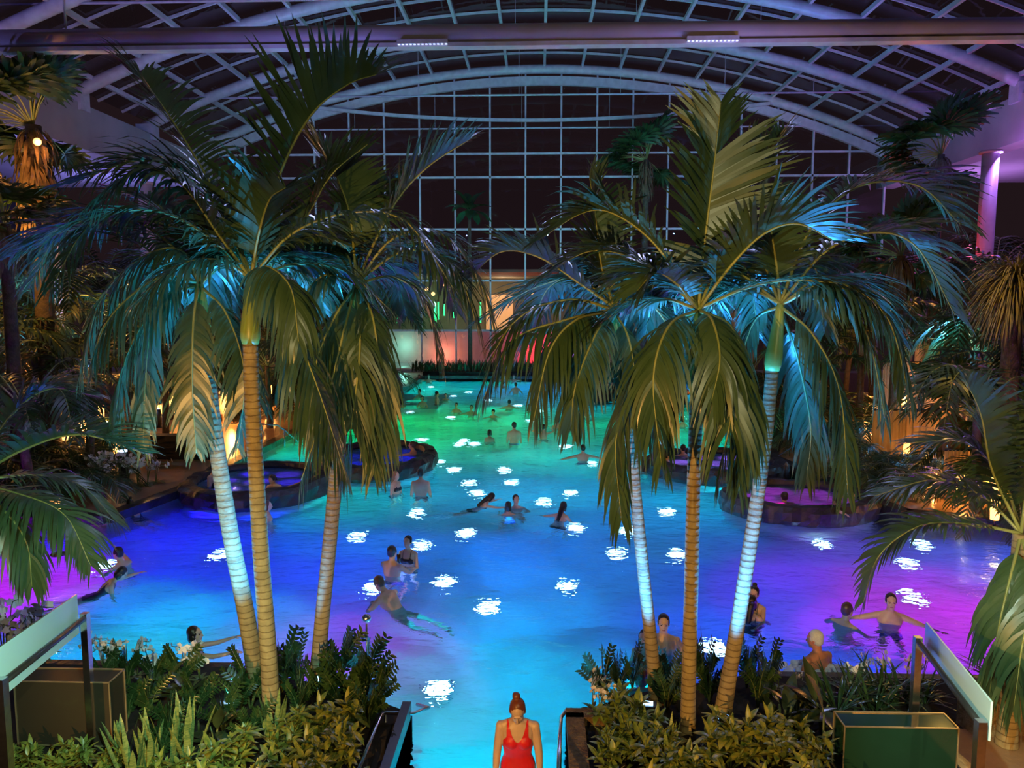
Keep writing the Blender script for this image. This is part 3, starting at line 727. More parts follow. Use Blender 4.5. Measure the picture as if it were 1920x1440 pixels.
def fan_leaf_mesh(seed, R_=.75, droop=.35, blades=22, pet=.9, mats=None):
    rnd = random.Random(seed); mb = MB(); mb.cur = 1
    c = Vector((pet, 0, .12)); mb.tube([(0, 0, 0), (pet * .5, 0, .12), c], [.018, .014, .01], 5); mb.cur = 0
    for k in range(blades):
        a = R(-115 + 230 * k / (blades - 1)); l = R_ * (1 - .18 * abs(a) / 2) * rnd.uniform(.9, 1.05)
        d = Vector((math.cos(a), math.sin(a), .12)); sd = Vector((-math.sin(a), math.cos(a), 0)); pos = Vector(c); vs = []
        for s in range(5):
            wd = (.012, .045, .05, .03, .004)[s] * R_ / .75
            z = .02 * (1 if k % 2 else -1) * (s > 0)
            vs += [pos - sd * wd + Vector((0, 0, z)), pos + sd * wd - Vector((0, 0, z))]
            d = (d + Vector((0, 0, -1)) * droop * .28 * s * rnd.uniform(.6, 1.4)).normalized(); pos = pos + d * l / 4
        mb.add(vs, [(2 * q, 2 * q + 1, 2 * q + 3, 2 * q + 2) for q in range(4)], True)
    return mb.mesh('fan_leaf', mats or [fanleaf, ribm])
FANS = [fan_leaf_mesh(i, .75, .25 + .12 * i) for i in range(3)]
def fan_palm(px, pytop, Y, s, label, skirt=1.0, n=20, zb=.22, r=.16, sk_mat=None):
    p = at(px, pytop, Y); h = p.z - zb
    t = thing('fan_palm', (p.x, Y, zb), label, 'palm', 'fan palms around the hall', rz=rndp.uniform(0, 6))
    put('trunk', trunk_mesh(h, r), t)
    for k in range(n):
        el = R(75 - 115 * ((k * .618) % 1))
        M = Matrix.Rotation(k * 2.4, 4, 'Z') @ Matrix.Rotation(-el, 4, 'Y')
        put('fan_leaf', FANS[k % 3], t, (0, 0, h), M.to_euler(), s * rndp.uniform(.85, 1.15))
    if skirt:
        mb = MB()
        for k in range(220):
            a = rndp.uniform(0, 6.28); z0 = h - rndp.uniform(.1, skirt); rr = r * 1.05; l = rndp.uniform(.5, 1.0)
            if k % 4:
                leaf_strip(mb, (rr * math.cos(a), rr * math.sin(a), z0), (math.cos(a + .2), math.sin(a + .2), -.5), l, .10, 2.2, segs=5, prof=(.4, .8, 1, .8, .6, .1)); continue
            pts = [(rr * math.cos(a), rr * math.sin(a), z0), ((rr + .22) * math.cos(a), (rr + .22) * math.sin(a), z0 - l * .3), ((rr + .16) * math.cos(a + .1), (rr + .16) * math.sin(a + .1), z0 - l)]
            mb.tube(spline(pts, 5), [.012, .014, .014, .012, .004], 4)
        mb.build('dead_leaf_skirt', sk_mat or drym, t)
    return t
# ---- shrubs of the beds
def leaf_strip(mb, p, d, l, wd, droop=.4, up=Vector((0, 0, 1)), segs=5, fold=.25, prof=(.12, .75, 1, .85, .5, .03)):
    d = Vector(d).normalized(); sd = d.cross(up)
    sd = sd.normalized() if sd.length > .1 else Vector((1, 0, 0))
    vs = []; pos = Vector(p)
    for s in range(segs + 1):
        w_ = wd * .5 * prof[int(s * (len(prof) - 1) / segs)]; nn = sd.cross(d)
        vs += [pos - sd * w_ + nn * w_ * fold, pos, pos + sd * w_ + nn * w_ * fold]
        d = (d + Vector((0, 0, -1)) * droop * 1.2 / segs).normalized(); pos = pos + d * l / segs
    fs = []
    for q in range(segs):
        fs += [(3 * q, 3 * q + 1, 3 * q + 4, 3 * q + 3), (3 * q + 1, 3 * q + 2, 3 * q + 5, 3 * q + 4)]
    mb.add(vs, fs, True)
zzm = mat('glossy_leaf', (.03, .07, .02), (.02, .045, .012), 5, .28, spec=.7)
crotm = mat('variegated_leaf', (.30, .29, .05), (.07, .13, .025), 16, .35, spec=.6)
limem = mat('lime_leaf', (.22, .26, .05), (.1, .16, .03), 10, .35)
snakem = mat('striped_blade', (.28, .33, .10), (.08, .16, .05), 14, .4, stretch=(1, 1, 5))
broadm = mat('rubber_leaf', (.05, .075, .025), (.035, .04, .018), 4, .25, spec=.7)
petalm = mat('white_petal', (.85, .82, .8), (.75, .68, .72), 9, .5)
stemm = mat('green_stem', (.12, .16, .05), None, 5, .5)
def zz_mesh(seed):
    r = random.Random(seed); mb = MB(); st = MB()
    for k in range(10):
        a = r.uniform(0, 6.28); l = r.uniform(.45, .8); o = r.uniform(.15, .42)
        pts = spline([(0, 0, 0), (o * .35 * math.cos(a), o * .35 * math.sin(a), l * .6), (o * math.cos(a), o * math.sin(a), l)], 12)
        st.tube(pts, [.014 - .001 * i for i in range(12)], 5)
        for i in range(3, 12):
            tg = (pts[min(i + 1, 11)] - pts[i - 1]).normalized(); sd = tg.cross(Vector((math.sin(a), -math.cos(a), .3))).normalized()
            for sg in (-1, 1): leaf_strip(mb, pts[i], sd * sg + tg * .7, r.uniform(.09, .13), .05, .1, up=tg.cross(sd))
    return mb.mesh('foliage', zzm), st.mesh('stem', stemm)
def rosette(seed, n, l0, l1, wd, el0, el1, droop, m, rise=.25, prof=(.12, .75, 1, .85, .5, .03), rad=.12):
    r = random.Random(seed); mb = MB(); st = MB()
    for k in range(n):
        a = r.uniform(0, 6.28); e = R(r.uniform(el0, el1)); z = r.uniform(0, rise); q = r.uniform(0, rad)
        leaf_strip(mb, (q * math.cos(a), q * math.sin(a), z), (math.cos(a) * math.cos(e), math.sin(a) * math.cos(e), math.sin(e)), r.uniform(l0, l1), wd * r.uniform(.75, 1.2), droop * r.uniform(.6, 1.4), prof=prof)
    for k in range(3):
        a = k * 2.1; st.tube([(0, 0, -.02), (rad * .5 * math.cos(a), rad * .5 * math.sin(a), rise)], [.015, .01], 5)
    return mb.mesh('foliage', m), st.mesh('stem', stemm)
def croton_mesh(seed, m):
    r = random.Random(seed); mb = MB(); st = MB()
    for b in range(7):
        a0 = r.uniform(0, 6.28); o = r.uniform(0, .22); h = r.uniform(.15, .45)
        top = Vector((o * math.cos(a0), o * math.sin(a0), h)); st.tube([(0, 0, -.02), top * .6, top], [.014, .011, .008], 5)
        for k in range(13):
            a = k * 2.4 + r.uniform(-.3, .3); e = R(r.uniform(-10, 70)); f = r.uniform(.6, 1)
            leaf_strip(mb, top * f, (math.cos(a) * math.cos(e), math.sin(a) * math.cos(e), math.sin(e)), r.uniform(.11, .2), r.uniform(.045, .075), r.uniform(.2, .7))
    return mb.mesh('foliage', m), st.mesh('stem', stemm)
def orchid_mesh(seed):
    r = random.Random(seed); fl_ = MB(); st = MB()
    for k in range(5):
        a = r.uniform(0, 6.28); l = r.uniform(.35, .6); o = r.uniform(.1, .3)
        pts = spline([(0, 0, 0), (o * .3 * math.cos(a), o * .3 * math.sin(a), l * .8), (o * math.cos(a), o * math.sin(a), l * .85)], 9)
        st.tube(pts, .006, 5)
        for i in range(4, 9):
            c = pts[i] + Vector((r.uniform(-.05, .05), r.uniform(-.05, .05), r.uniform(-.02, .04)))
            nrm = Vector((r.uniform(-.6, .6), -1, r.uniform(-.2, .5))).normalized(); u = nrm.orthogonal().normalized(); v = nrm.cross(u)
            for q in range(5):
                b = q * 1.257; d = u * math.cos(b) + v * math.sin(b); e = u * -math.sin(b) + v * math.cos(b); s = r.uniform(.03, .042)
                fl_.add([c, c + d * s * .6 - e * s * .5 + nrm * .006, c + d * s * 1.2, c + d * s * .6 + e * s * .5 + nrm * .006], [(0, 1, 2, 3)], True)
    for k in range(6):
        a = k * 1.05; leaf_strip(st, (0, 0, 0), (math.cos(a), math.sin(a), .5), .22, .06, .6)
    return fl_.mesh('blossom', petalm), st.mesh('stem', stemm)
SH = {'zz': [zz_mesh(i) for i in (1, 2, 3)], 'croton': [croton_mesh(i, crotm) for i in (4, 5, 6)], 'lime': [croton_mesh(i, limem) for i in (7, 8)],
      'snake': [rosette(i, 9, .4, .65, .06, 68, 88, .05, snakem, .02, (.7, .9, 1, .95, .7, .05)) for i in (9, 10)],
      'broad': [rosette(i, 8, .32, .5, .17, 15, 70, .5, broadm, .3) for i in (11, 12)],
      'grass': [rosette(i, 34, .35, .6, .035, 20, 85, .8, zzm, .05) for i in (13, 14)],
      'orchid': [orchid_mesh(i) for i in (15, 16, 17)]}
KIND = {'zz': ('zz_plant', 'shrub'), 'croton': ('croton_shrub', 'shrub'), 'lime': ('lime_shrub', 'shrub'), 'snake': ('snake_plant', 'plant'), 'broad': ('rubber_plant', 'plant'), 'grass': ('lily_clump', 'plant'), 'orchid': ('orchid', 'flower')}
rs = random.Random(5)
def shrub(kind, X, Y, label, group, s=1.0, zb=.27):
    a, b = rs.choice(SH[kind]); nm, cat = KIND[kind]
    t = thing(nm, (X, Y, zb), label, cat, group, rz=rs.uniform(0, 6.28), scale=s * rs.uniform(.88, 1.12))
    put('blossom' if kind == 'orchid' else 'foliage', a, t); put('stem', b, t)
    return t
def bed(items, zb=.27):
    for kind, spots, label, group, s in items:
        for px, py, *rest in spots:
            p = G(px, py, zb + .0)
            shrub(kind, p.x, p.y, label, group, s * (rest[0] if rest else 1), zb)
bed([
 ('zz', [(560, 1290), (640, 1275), (690, 1290), (530, 1300), (660, 1330), (705, 1335), (600, 1325), (470, 1330), (560, 1345), (690, 1365), (640, 1350)], 'dark glossy shrub with paired leaves standing between the left trio of palms and the pool', 'glossy shrubs of the left bed', .82),
 ('zz', [(190, 1290), (240, 1285), (290, 1290), (340, 1290), (280, 1340), (370, 1340), (320, 1390), (420, 1375), (450, 1340), (470, 1400), (240, 1350), (300, 1430)], 'dark shrub in the unlit middle of the left bed behind the bronze glass box', 'dark shrubs of the left bed', .62),
 ('croton', [(560, 1400), (600, 1390), (640, 1410), (520, 1435), (575, 1450), (620, 1450), (665, 1450), (460, 1440), (540, 1480), (600, 1490), (420, 1470), (650, 1380), (450, 1530), (520, 1530), (590, 1535), (645, 1520), (380, 1520)], 'yellow variegated croton in front of the golden left palm trunk', 'crotons of the left bed', .95),
 ('lime', [(60, 1450), (110, 1455), (160, 1450), (200, 1460), (300, 1470), (360, 1470), (20, 1450), (240, 1530), (310, 1530), (170, 1520)], 'low yellow green leafy plant along the bottom edge under the bronze glass box', 'low leafy plants under the bronze box', .75),
 ('snake', [(235, 1440), (280, 1450), (320, 1440), (350, 1430), (515, 1400), (250, 1470)], 'upright striped snake plant at the bottom of the left bed', 'snake plants of the left bed', 1.0),
 ('broad', [(350, 1320), (405, 1400), (300, 1310)], 'broad leaved plant in the dark middle of the left bed', 'broad leaved plants of the left bed', .9),
 ('orchid', [(165, 1262), (195, 1262), (225, 1265), (258, 1268), (210, 1275), (300, 1272), (350, 1275), (375, 1275)], 'cream white orchid at the back edge of the left bed by the pool', 'orchids at the back of the left bed', .85),
 ('orchid', [(20, 1225), (45, 1230), (10, 1250), (70, 1235)], 'white orchid beside the upper end of the left stair balustrade', 'orchids beside the left stair', 1.25)])
bed([
 ('zz', [(1160, 1305), (1130, 1315), (1185, 1295), (1255, 1300), (1320, 1290), (1330, 1320), (1400, 1290), (1440, 1290), (1250, 1335), (1420, 1330)], 'dark glossy shrub with paired leaves at the pool side of the right trio of palms', 'glossy shrubs of the right bed', .74),
 ('lime', [(1150, 1375), (1175, 1385), (1160, 1420), (1205, 1380), (1145, 1450), (1190, 1430), (1165, 1350)], 'bright yellow green shrub spilling over the brown stone step wall', 'bright shrubs beside the steps', 1.0),
 ('croton', [(1230, 1430), (1340, 1410), (1370, 1440), (1330, 1455), (1400, 1430), (1440, 1420), (1300, 1470), (1210, 1465), (1470, 1450), (1500, 1420), (1545, 1460), (1260, 1470), (1150, 1530), (1215, 1530), (1285, 1540), (1360, 1535), (1430, 1530), (1500, 1520), (1555, 1530)], 'yellow green variegated shrub in front of the golden right palm trunk', 'crotons of the right bed', 1.0),
 ('snake', [(1250, 1440), (1215, 1400)], 'upright narrow bladed plant between the lamps of the right bed', 'snake plants of the right bed', .8),
 ('broad', [(1470, 1385), (1540, 1375), (1500, 1365)], 'big rubber plant with pale ribbed leaves behind the green glass box', 'rubber plants of the right bed', 1.15),
 ('grass', [(1600, 1310), (1650, 1300), (1690, 1310), (1570, 1340), (1640, 1340), (1730, 1320), (1880, 1290), (1850, 1310)], 'arching narrow leaved clump behind the green glass box', 'lily clumps of the right bed', 1.0),
 ('orchid', [(1110, 1330), (1125, 1345), (1135, 1335)], 'white orchid at the corner of the right bed beside the steps', 'orchids beside the steps', .75),
 ('orchid', [(1460, 1292), (1488, 1300, .8), (1595, 1290), (1620, 1280), (1660, 1280), (1700, 1275), (1730, 1280), (1880, 1260), (1900, 1265)], 'pinkish white orchid along the pool edge behind the right bed', 'orchids along the right pool edge', .72)])
def big_leaf(px, py, Y, label, l, wd, d, m):
    p = at(px, py, Y); t = thing('leaf_plant', (p.x, p.y, .27), label, 'plant')
    mb = MB(); leaf_strip(mb, (0, 0, p.z - .27), d, l, wd, .5, segs=8, fold=.35); mb.build('leaf_blade', m, t)
    mb = MB(); mb.tube([(0, 0, 0), (0, 0, p.z - .27)], [.016, .01], 6); mb.build('stalk', stemm, t)
big_leaf(372, 1350, 8.0, 'single curled ribbed leaf lit green by the left bed spotlight', .42, .2, (1, -.2, .55), mat('ribbed_leaf', (.35, .27, .1), (.2, .15, .06), 14, .4, stretch=(6, 1, 1)))
big_leaf(1545, 1340, 7.6, 'large pale ribbed leaf standing up behind the green glass box', .45, .2, (-.3, .1, 1), mat('ribbed_leaf', (.35, .27, .1)))

# ---- thickets on both banks
gL, gR = 'palms of the left thicket', 'palms of the right thicket'
for px, Y, h, s in [(690, 45, 4, 1.6), (640, 40, 5, 1.6), (590, 36, 4.2, 1.5), (540, 34, 3, 1.4), (610, 47, 7, 1.7), (470, 41, 6, 1.7), (420, 45, 6.5, 1.7), (340, 40, 5.5, 1.6), (270, 37, 4.5, 1.5),
                    (190, 33, 4.2, 1.5), (120, 36, 5, 1.6), (50, 30, 4, 1.5), (10, 26, 3, 1.4), (0, 37, 6.5, 1.7), (330, 49, 7.5, 1.8), (540, 50, 7.5, 1.8), (200, 46, 6, 1.7), (500, 29, 2.4, 1.2), (560, 31, 2.2, 1.2)]:
    bg_palm(px, Y, h, s, 'tall dark palm in the thicket behind the left deck', gL)
for px, Y, s in [(20, 19, .9), (90, 20.5, 1.0), (150, 22, 1.0), (60, 23, 1.15), (0, 17.5, .9), (130, 18.5, .8), (40, 21, 1.1), (600, 33, 1.1), (660, 38, 1.2), (700, 42, 1.2), (480, 36, 1.2), (360, 37, 1.1), (520, 40, 1.3), (440, 33, .9)]:
    bg_palm(px, Y, 0, s, 'low bushy palm at the foot of the thicket on the left bank', 'low palms of the left bank', n=11)
for px, Y, h, s in [(1560, 45, 6, 1.7), (1620, 41, 5, 1.6), (1690, 37, 5, 1.6), (1750, 44, 6, 1.7), (1800, 32, 5, 1.6), (1640, 33, 3.6, 1.4), (1590, 36, 4, 1.5), (1510, 41, 4.6, 1.6), (1900, 30, 5, 1.6),
                    (1470, 47, 6.5, 1.8), (1400, 49, 6.5, 1.8), (1860, 40, 6.5, 1.7), (1540, 30, 2.4, 1.2), (1330, 50, 6, 1.6), (1900, 22, 3, 1.3), (1830, 25, 3.2, 1.3)]:
    bg_palm(px, Y, h, s, 'tall dark palm in the thicket on the right bank', gR)
for px, Y, s in [(1880, 19, 1.0), (1840, 21, 1.0), (1620, 27, 1.0), (1560, 31, 1.1), (1500, 34, 1.2), (1440, 37, 1.2), (1900, 17.5, .9), (1420, 30, 1.0), (1480, 28, 1.0), (1625, 20.2, .6), (1690, 19.6, .6), (1590, 22.5, .65), (1740, 21.5, .55), (1660, 21.8, .6), (1545, 25, .8)]:
    bg_palm(px, Y, 0, s, 'low bushy palm at the foot of the thicket on the right bank', 'low palms of the right bank', n=11)
for px, Y, h, s in [(150, 20, 2.6, 1.25), (230, 23, 3.6, 1.35), (300, 26, 3.2, 1.3), (40, 17, 2.4, 1.15), (110, 24, 4.6, 1.4), (340, 30, 2.6, 1.25), (-40, 20, 3.8, 1.3), (620, 33, 5.2, 1.5), (690, 37, 4.2, 1.5)]:
    bg_palm(px, Y, h, s, 'bushy palm rising from the front of the left bank thicket', 'front palms of the left thicket')
for px, Y, h, s in [(1620, 29, 4.2, 1.35), (1850, 18, 2.2, 1.1), (1530, 33, 5.0, 1.5), (1930, 24, 4.0, 1.4), (1440, 40, 5.5, 1.6)]:
    bg_palm(px, Y, h, s, 'bushy palm rising from the front of the right bank thicket', 'front palms of the right thicket')
fan_palm(62, 235, 21, 1.35, 'tall shaggy fan palm with a lamp under its crown at the upper left', 2.4, 26, r=.24)
fan_palm(1212, 300, 51.6, 1.9, 'tall fan palm with a ragged skirt in front of the glass end wall', 2.0, 22, zb=.5, r=.22)
fan_palm(1765, 290, 32, 1.6, 'fan palm with reddish fronds under the right concrete beam', 1.2, 22)
fan_palm(1690, 480, 26, 1.4, 'smaller fan palm in front of the red lit terrace on the right', .8, 16)
fan_palm(8, 420, 18.4, 1.0, 'small orange lit fan palm at the left edge below the shaggy one', .6, 18)
fan_palm(1790, 770, 20, .9, 'dark spiky fan palm in front of the warm curtains', .4, 18, r=.1)
# far leafy tree in front of the end wall, and the shaggy grass tree at the right edge
p = at(880, 390, 51.3); t = thing('banana_tree', (p.x, 51.3, .5), 'dark banana like tree standing before the glass wall left of centre', 'tree')
put('trunk', trunk_mesh(p.z - .6, .13), t)
mb = MB()
for k in range(15):
    a = k * 2.4; e = R((70, 40, 10)[k % 3]); leaf_strip(mb, (0, 0, p.z - .7), (math.cos(a) * math.cos(e), math.sin(a) * math.cos(e), math.sin(e)), 1.8, .6, 1.0, segs=8)
mb.build('foliage', bgleaf, t)
p = at(1905, 520, 18.6); t = thing('grass_tree', (p.x, 18.6, .22), 'shaggy golden lit grass tree at the right edge', 'tree')
put('trunk', trunk_mesh(p.z - .2, .22), t)
mb = MB(); rg = random.Random(3)
for k in range(1500):
    a = rg.uniform(0, 6.28); e = rg.uniform(-.5, 1.3); l = rg.uniform(.85, 1.5)
    d = Vector((math.cos(a) * math.cos(e), math.sin(a) * math.cos(e), math.sin(e))); leaf_strip(mb, Vector((0, 0, p.z - .3 + rg.uniform(-.5, .1))) + d * .1, d, l, .03, 1.6, segs=5, prof=(1, 1, .9, .8, .6, .1))
mb.build('foliage', mat('straw_blade', (.24, .19, .06), (.13, .1, .04), 5, .6), t)
# vine covered pillar and the hedge of the far planter
t = thing('vine_post', (-9.3, 36.5, .22), 'pillar overgrown with pale green vines beside the far left pool corner', 'pillar')
mb = MB(); mb.tube([(0, 0, 0), (0, 0, 5.6)], .25, 12); mb.build('post', barkm, t)
mb = MB(); rg = random.Random(9)
for k in range(900):
    a = rg.uniform(0, 6.28); z = rg.uniform(.1, 5.7); rr = .28 + rg.uniform(0, .45)
    leaf_strip(mb, (rr * math.cos(a), rr * math.sin(a), z), (math.cos(a), math.sin(a), -.4), .26, .15, .9, segs=3)
mb.build('vine', mat('vine_leaf', (.10, .16, .09), (.05, .09, .045), 4, .5), t)
mb = MB()
for k in range(1500):
    x = rg.uniform(-8.4, 9.4); y = rg.uniform(50.3, 51.6); leaf_strip(mb, (x, y, .45), (rg.uniform(-.5, .5), rg.uniform(-.5, .3), 1), rg.uniform(.5, .95), .09, .3, segs=3)
tag(mb.build('hedge', bgleaf), 'long dark spiky hedge in the planter at the far end of the pool', 'hedge', kind='stuff')

# ------------------------------------------------------------------ fittings near the camera
frost = pane_mat('frosted_band', (.7, .85, .85), 1.04, .3, body=(.62, .8, .76), bodymix=.85)
def balustrade(top_near, top_far, hb, label, side, y0, y1, post_h):
    a, b = at(*top_near, y0), at(*top_far, y1)
    base = Vector(((a.x + b.x) / 2, (a.y + b.y) / 2, .28)); L = lambda v: Vector(v) - base
    t = thing('stair_balustrade', base, label, 'balustrade')
    dn = Vector((0, 0, -hb)); n = (b - a).cross(Vector((0, 0, 1))).normalized() * .008
    mb = MB(); q = [L(a), L(b), L(b + dn), L(a + dn)]
    mb.add([p + n for p in q] + [p - n for p in q], [(0, 1, 2, 3), (7, 6, 5, 4), (0, 4, 5, 1), (1, 5, 6, 2), (2, 6, 7, 3), (3, 7, 4, 0)]); band = mb.build('glass_band', frost, t)
    mb = MB(); inn = n.normalized() * (.07 if side > 0 else -.07)
    mb.tube([L(a + dn * .62 + inn), L(b + dn * .62 + inn)], .028, 10); mb.build('handrail', black, t)
    for k, p in enumerate((a, b)):
        mb = MB(); z1 = p.z - hb * .5
        mb.box((p.x - base.x + inn.x, p.y - base.y + inn.y, (z1 - .28 - .02) / 2), (.07, .07, z1 - .28 + .02)); mb.build('post', chrome, t)
    mb = MB(); mb.ball((0, 0, 0), .008, 6, 4); rv = mb.mesh('rivet', black)
    for k in range(9):
        for r_ in (.15, .85): put('rivet', rv, band, L(a.lerp(b, (k + .5) / 9) + dn * r_ - n * 1.6 * side))
balustrade((-20, 1226), (143, 1114), .42, 'frosted glass stair balustrade with a dark handrail at the lower left', 1, 5.7, 7.6, 0)
balustrade((1860, 1316), (1737, 1166), .33, 'frosted glass stair balustrade with a dark handrail at the lower right', -1, 6.0, 7.7, 0)
def glass_box(px0, px1, py_top, py_bot, Y, depth, label, body, edge):
    a = at(px0, py_top, Y); b = at(px1, py_top, Y); c = at(px0, py_bot, Y)
    w_, h = b.x - a.x, a.z - c.z; zb = c.z
    t = thing('glass_box', ((a.x + b.x) / 2, Y + depth / 2, zb), label, 'box')
    mb = MB(); mb.box((0, 0, h / 2), (w_ - .012, depth - .012, h - .012)); mb.build('smoked_pane', body, t)
    mb = MB(); e = .012
    for x in (-w_ / 2, w_ / 2):
        for y in (-depth / 2, depth / 2): mb.box((x, y, h / 2), (e, e, h))
    for z in (0, h):
        for y in (-depth / 2, depth / 2): mb.box((0, y, z), (w_, e, e))
        for x in (-w_ / 2, w_ / 2): mb.box((x, 0, z), (e, depth, e))
    mb.build('edge_frame', edge, t)
    mb = MB()
    mb.box((0, 0, (.26 - zb) / 2), (w_ * .9, depth * .8, abs(zb - .26) + .01)); mb.build('plinth', black, t)
brass = mat('brass_edge', (.55, .42, .25), None, 5, .3, metal=.6)
glass_box(26, 204, 1277, 1396, 7.6, .3, 'bronze smoked glass box with pale edges standing in the left bed', mat('bronze_glass', (.055, .045, .03), (.045, .036, .025), .6, .12, spec=.8), brass)
glass_box(1584, 1798, 1362, 1462, 7.3, .28, 'dark green glass box with pale edges standing in the right bed', mat('green_glass', (.012, .05, .03), (.01, .035, .022), 1.0, .1, spec=.8), brass)
light('SPOT', (-2.0, 4.2, 3.4), (.5, 1, .8), 520, (-4.1, 6.7, 1.9), .02, spot_size=R(70), spot_blend=.6)
light('SPOT', (2.6, 4.6, 3.2), (.6, .95, .8), 380, (4.4, 6.9, 1.6), .02, spot_size=R(60), spot_blend=.6)
# pool handrails at the steps
t = thing('pool_handrail', (-1.2, 7.5, .4), 'bent chrome handrail on the left side of the pool steps', 'handrail'); b0 = Vector((-1.2, 7.5, .4))
P = [at(660, 1475, 6.6), at(714, 1340, 8.2), at(722, 1336, 8.25), at(774, 1338, 8.35), at(803, 1327, 8.55), at(782, 1321, 8.75)]
mb = MB(); mb.tube([p - b0 for p in P], .021, 10); mb.build('rail', chrome, t)
q = at(723, 1340, 8.25); mb = MB(); mb.tube([q - b0, Vector((q.x, q.y, -.6)) - b0], .018, 8); mb.build('post', chrome, t)
q = at(668, 1455, 6.7); mb = MB(); mb.tube([q - b0, Vector((q.x, q.y, -.2)) - b0], .018, 8); mb.build('post', chrome, t)
t = thing('pool_handrail', (.6, 7.5, .4), 'chrome handrail seen end on at the right side of the pool steps', 'handrail'); b0 = Vector((.6, 7.5, .4))
P = [at(1046, 1475, 6.6), at(1050, 1372, 7.9), at(1052, 1345, 8.3), at(1062, 1331, 8.6), at(1072, 1330, 8.65)]
mb = MB(); mb.tube([p - b0 for p in P], .021, 10); mb.build('rail', chrome, t)
q = at(1050, 1372, 7.9); mb = MB(); mb.tube([q - b0, Vector((q.x, q.y, -.6)) - b0], .018, 8); mb.build('post', chrome, t)
# ball topped post in the water
p = G(688, 1228, 0); q = at(687, 1160, p.y)
t = thing('ball_post', (p.x, p.y, FLOOR_Z), 'thin steel post with a mirrored ball standing in the pool near the left bed', 'post')
mb = MB(); mb.tube([(0, 0, 0), (q.x - p.x, 0, q.z - FLOOR_Z)], .014, 8); mb.build('pole', chrome, t)
mb = MB(); mb.ball((q.x - p.x, 0, q.z - FLOOR_Z), .068, 20, 14); mb.build('ball', chrome, t)
# ------------------------------------------------------------------ terraces
warm = glow('lantern_glow', (1, .40, .09), 4.5)
def lantern(px, py, Y, label, group, h=.34, e=0, zb=.22, post=True):
    p = at(px, py, Y); t = thing('lantern', (p.x, p.y, zb), label, 'lantern', group); z = p.z - zb
    mb = MB(); mb.tube([(0, 0, 0), (0, 0, z - h / 2)], .03, 8); mb.lathe([(0, 0), (.14, 0), (.14, .03), (0, .03)]); mb.build('post', black, t)
    mb = MB(); mb.lathe([(.0, z - h / 2), (.085, z - h / 2), (.095, z), (.085, z + h / 2), (0, z + h / 2)], n=14); mb.build('glass_chimney', warm, t)
    mb = MB(); mb.lathe([(0, z + h / 2), (.11, z + h / 2), (.09, z + h / 2 + .05), (0, z + h / 2 + .08)], n=14); mb.build('cap', black, t)
    if e: light('POINT', (p.x, p.y - .25, p.z), (1, .40, .09), e * .9, size=.015)
LL = 'lanterns of the left terrace'
for px, py, Y, e in [(273, 752, 27, 260), (322, 752, 31, 0), (330, 764, 31, 0), (155, 800, 22, 150), (168, 798, 22, 0), (212, 785, 24, 160), (330, 838, 26, 200), (437, 755, 30, 260), (506, 730, 35, 200), (218, 838, 23, 90), (104, 951, 14, 25), (166, 822, 22.3, 0), (190, 772, 26, 0), (345, 748, 33, 0), (300, 768, 29, 0), (122, 812, 21, 0), (250, 770, 28, 0)]:
    lantern(px, py, Y, 'warm glowing lantern on the left terrace behind the palms', LL, .4, e)
for px, py, Y, e in [(1868, 903, 17, 130), (1881, 915, 17, 0), (1741, 862, 22, 260), (1695, 747, 27, 200), (1748, 775, 26, 220), (1866, 955, 16.5, 0), (1640, 770, 31, 160), (1832, 845, 20, 120), (1672, 765, 28, 0), (1722, 790, 25, 0), (1760, 740, 29, 0), (1800, 905, 18.5, 60), (1700, 840, 23.5, 0), (1625, 800, 29, 0)]:
    lantern(px, py, Y, 'warm glowing lantern on the right terrace among the palms', 'lanterns of the right terrace', .45, e)
light('POINT', at(72, 268, 20.3), (1, .35, .08), 55, size=.08)
p = at(70, 266, 20.4); t = thing('crown_lamp', (p.x, p.y, p.z), 'small orange lamp fixed under the crown of the shaggy fan palm', 'lamp')
mb = MB(); mb.ball((0, 0, 0), .1, 12, 8); mb.build('bulb', warm, t); mb = MB(); mb.tube([(0, .1, 0), (0, .42, -.05)], .03, 6); mb.build('bracket', black, t)
light('POINT', at(-25, 430, 19), (1, .42, .08), 420, size=.015); light('POINT', at(230, 560, 26), (1, .5, .12), 520, size=.015)
light('POINT', at(1650, 690, 33), (1, .4, .1), 180, size=.015); light('POINT', at(1830, 395, 16.6), (1, .6, .12), 240, size=.015)
light('POINT', at(1700, 480, 38), (1, .03, .02), 260, size=.015)
light('POINT', at(90, 560, 25), (.15, .45, 1), 420, size=.015); light('POINT', at(1790, 640, 24), (.1, .5, 1), 330, size=.015)
light('POINT', at(1835, 420, 34), (1, .12, .2), 150, size=.015)
light('POINT', at(1880, 300, 37), (.45, .2, 1), 300, size=.015)
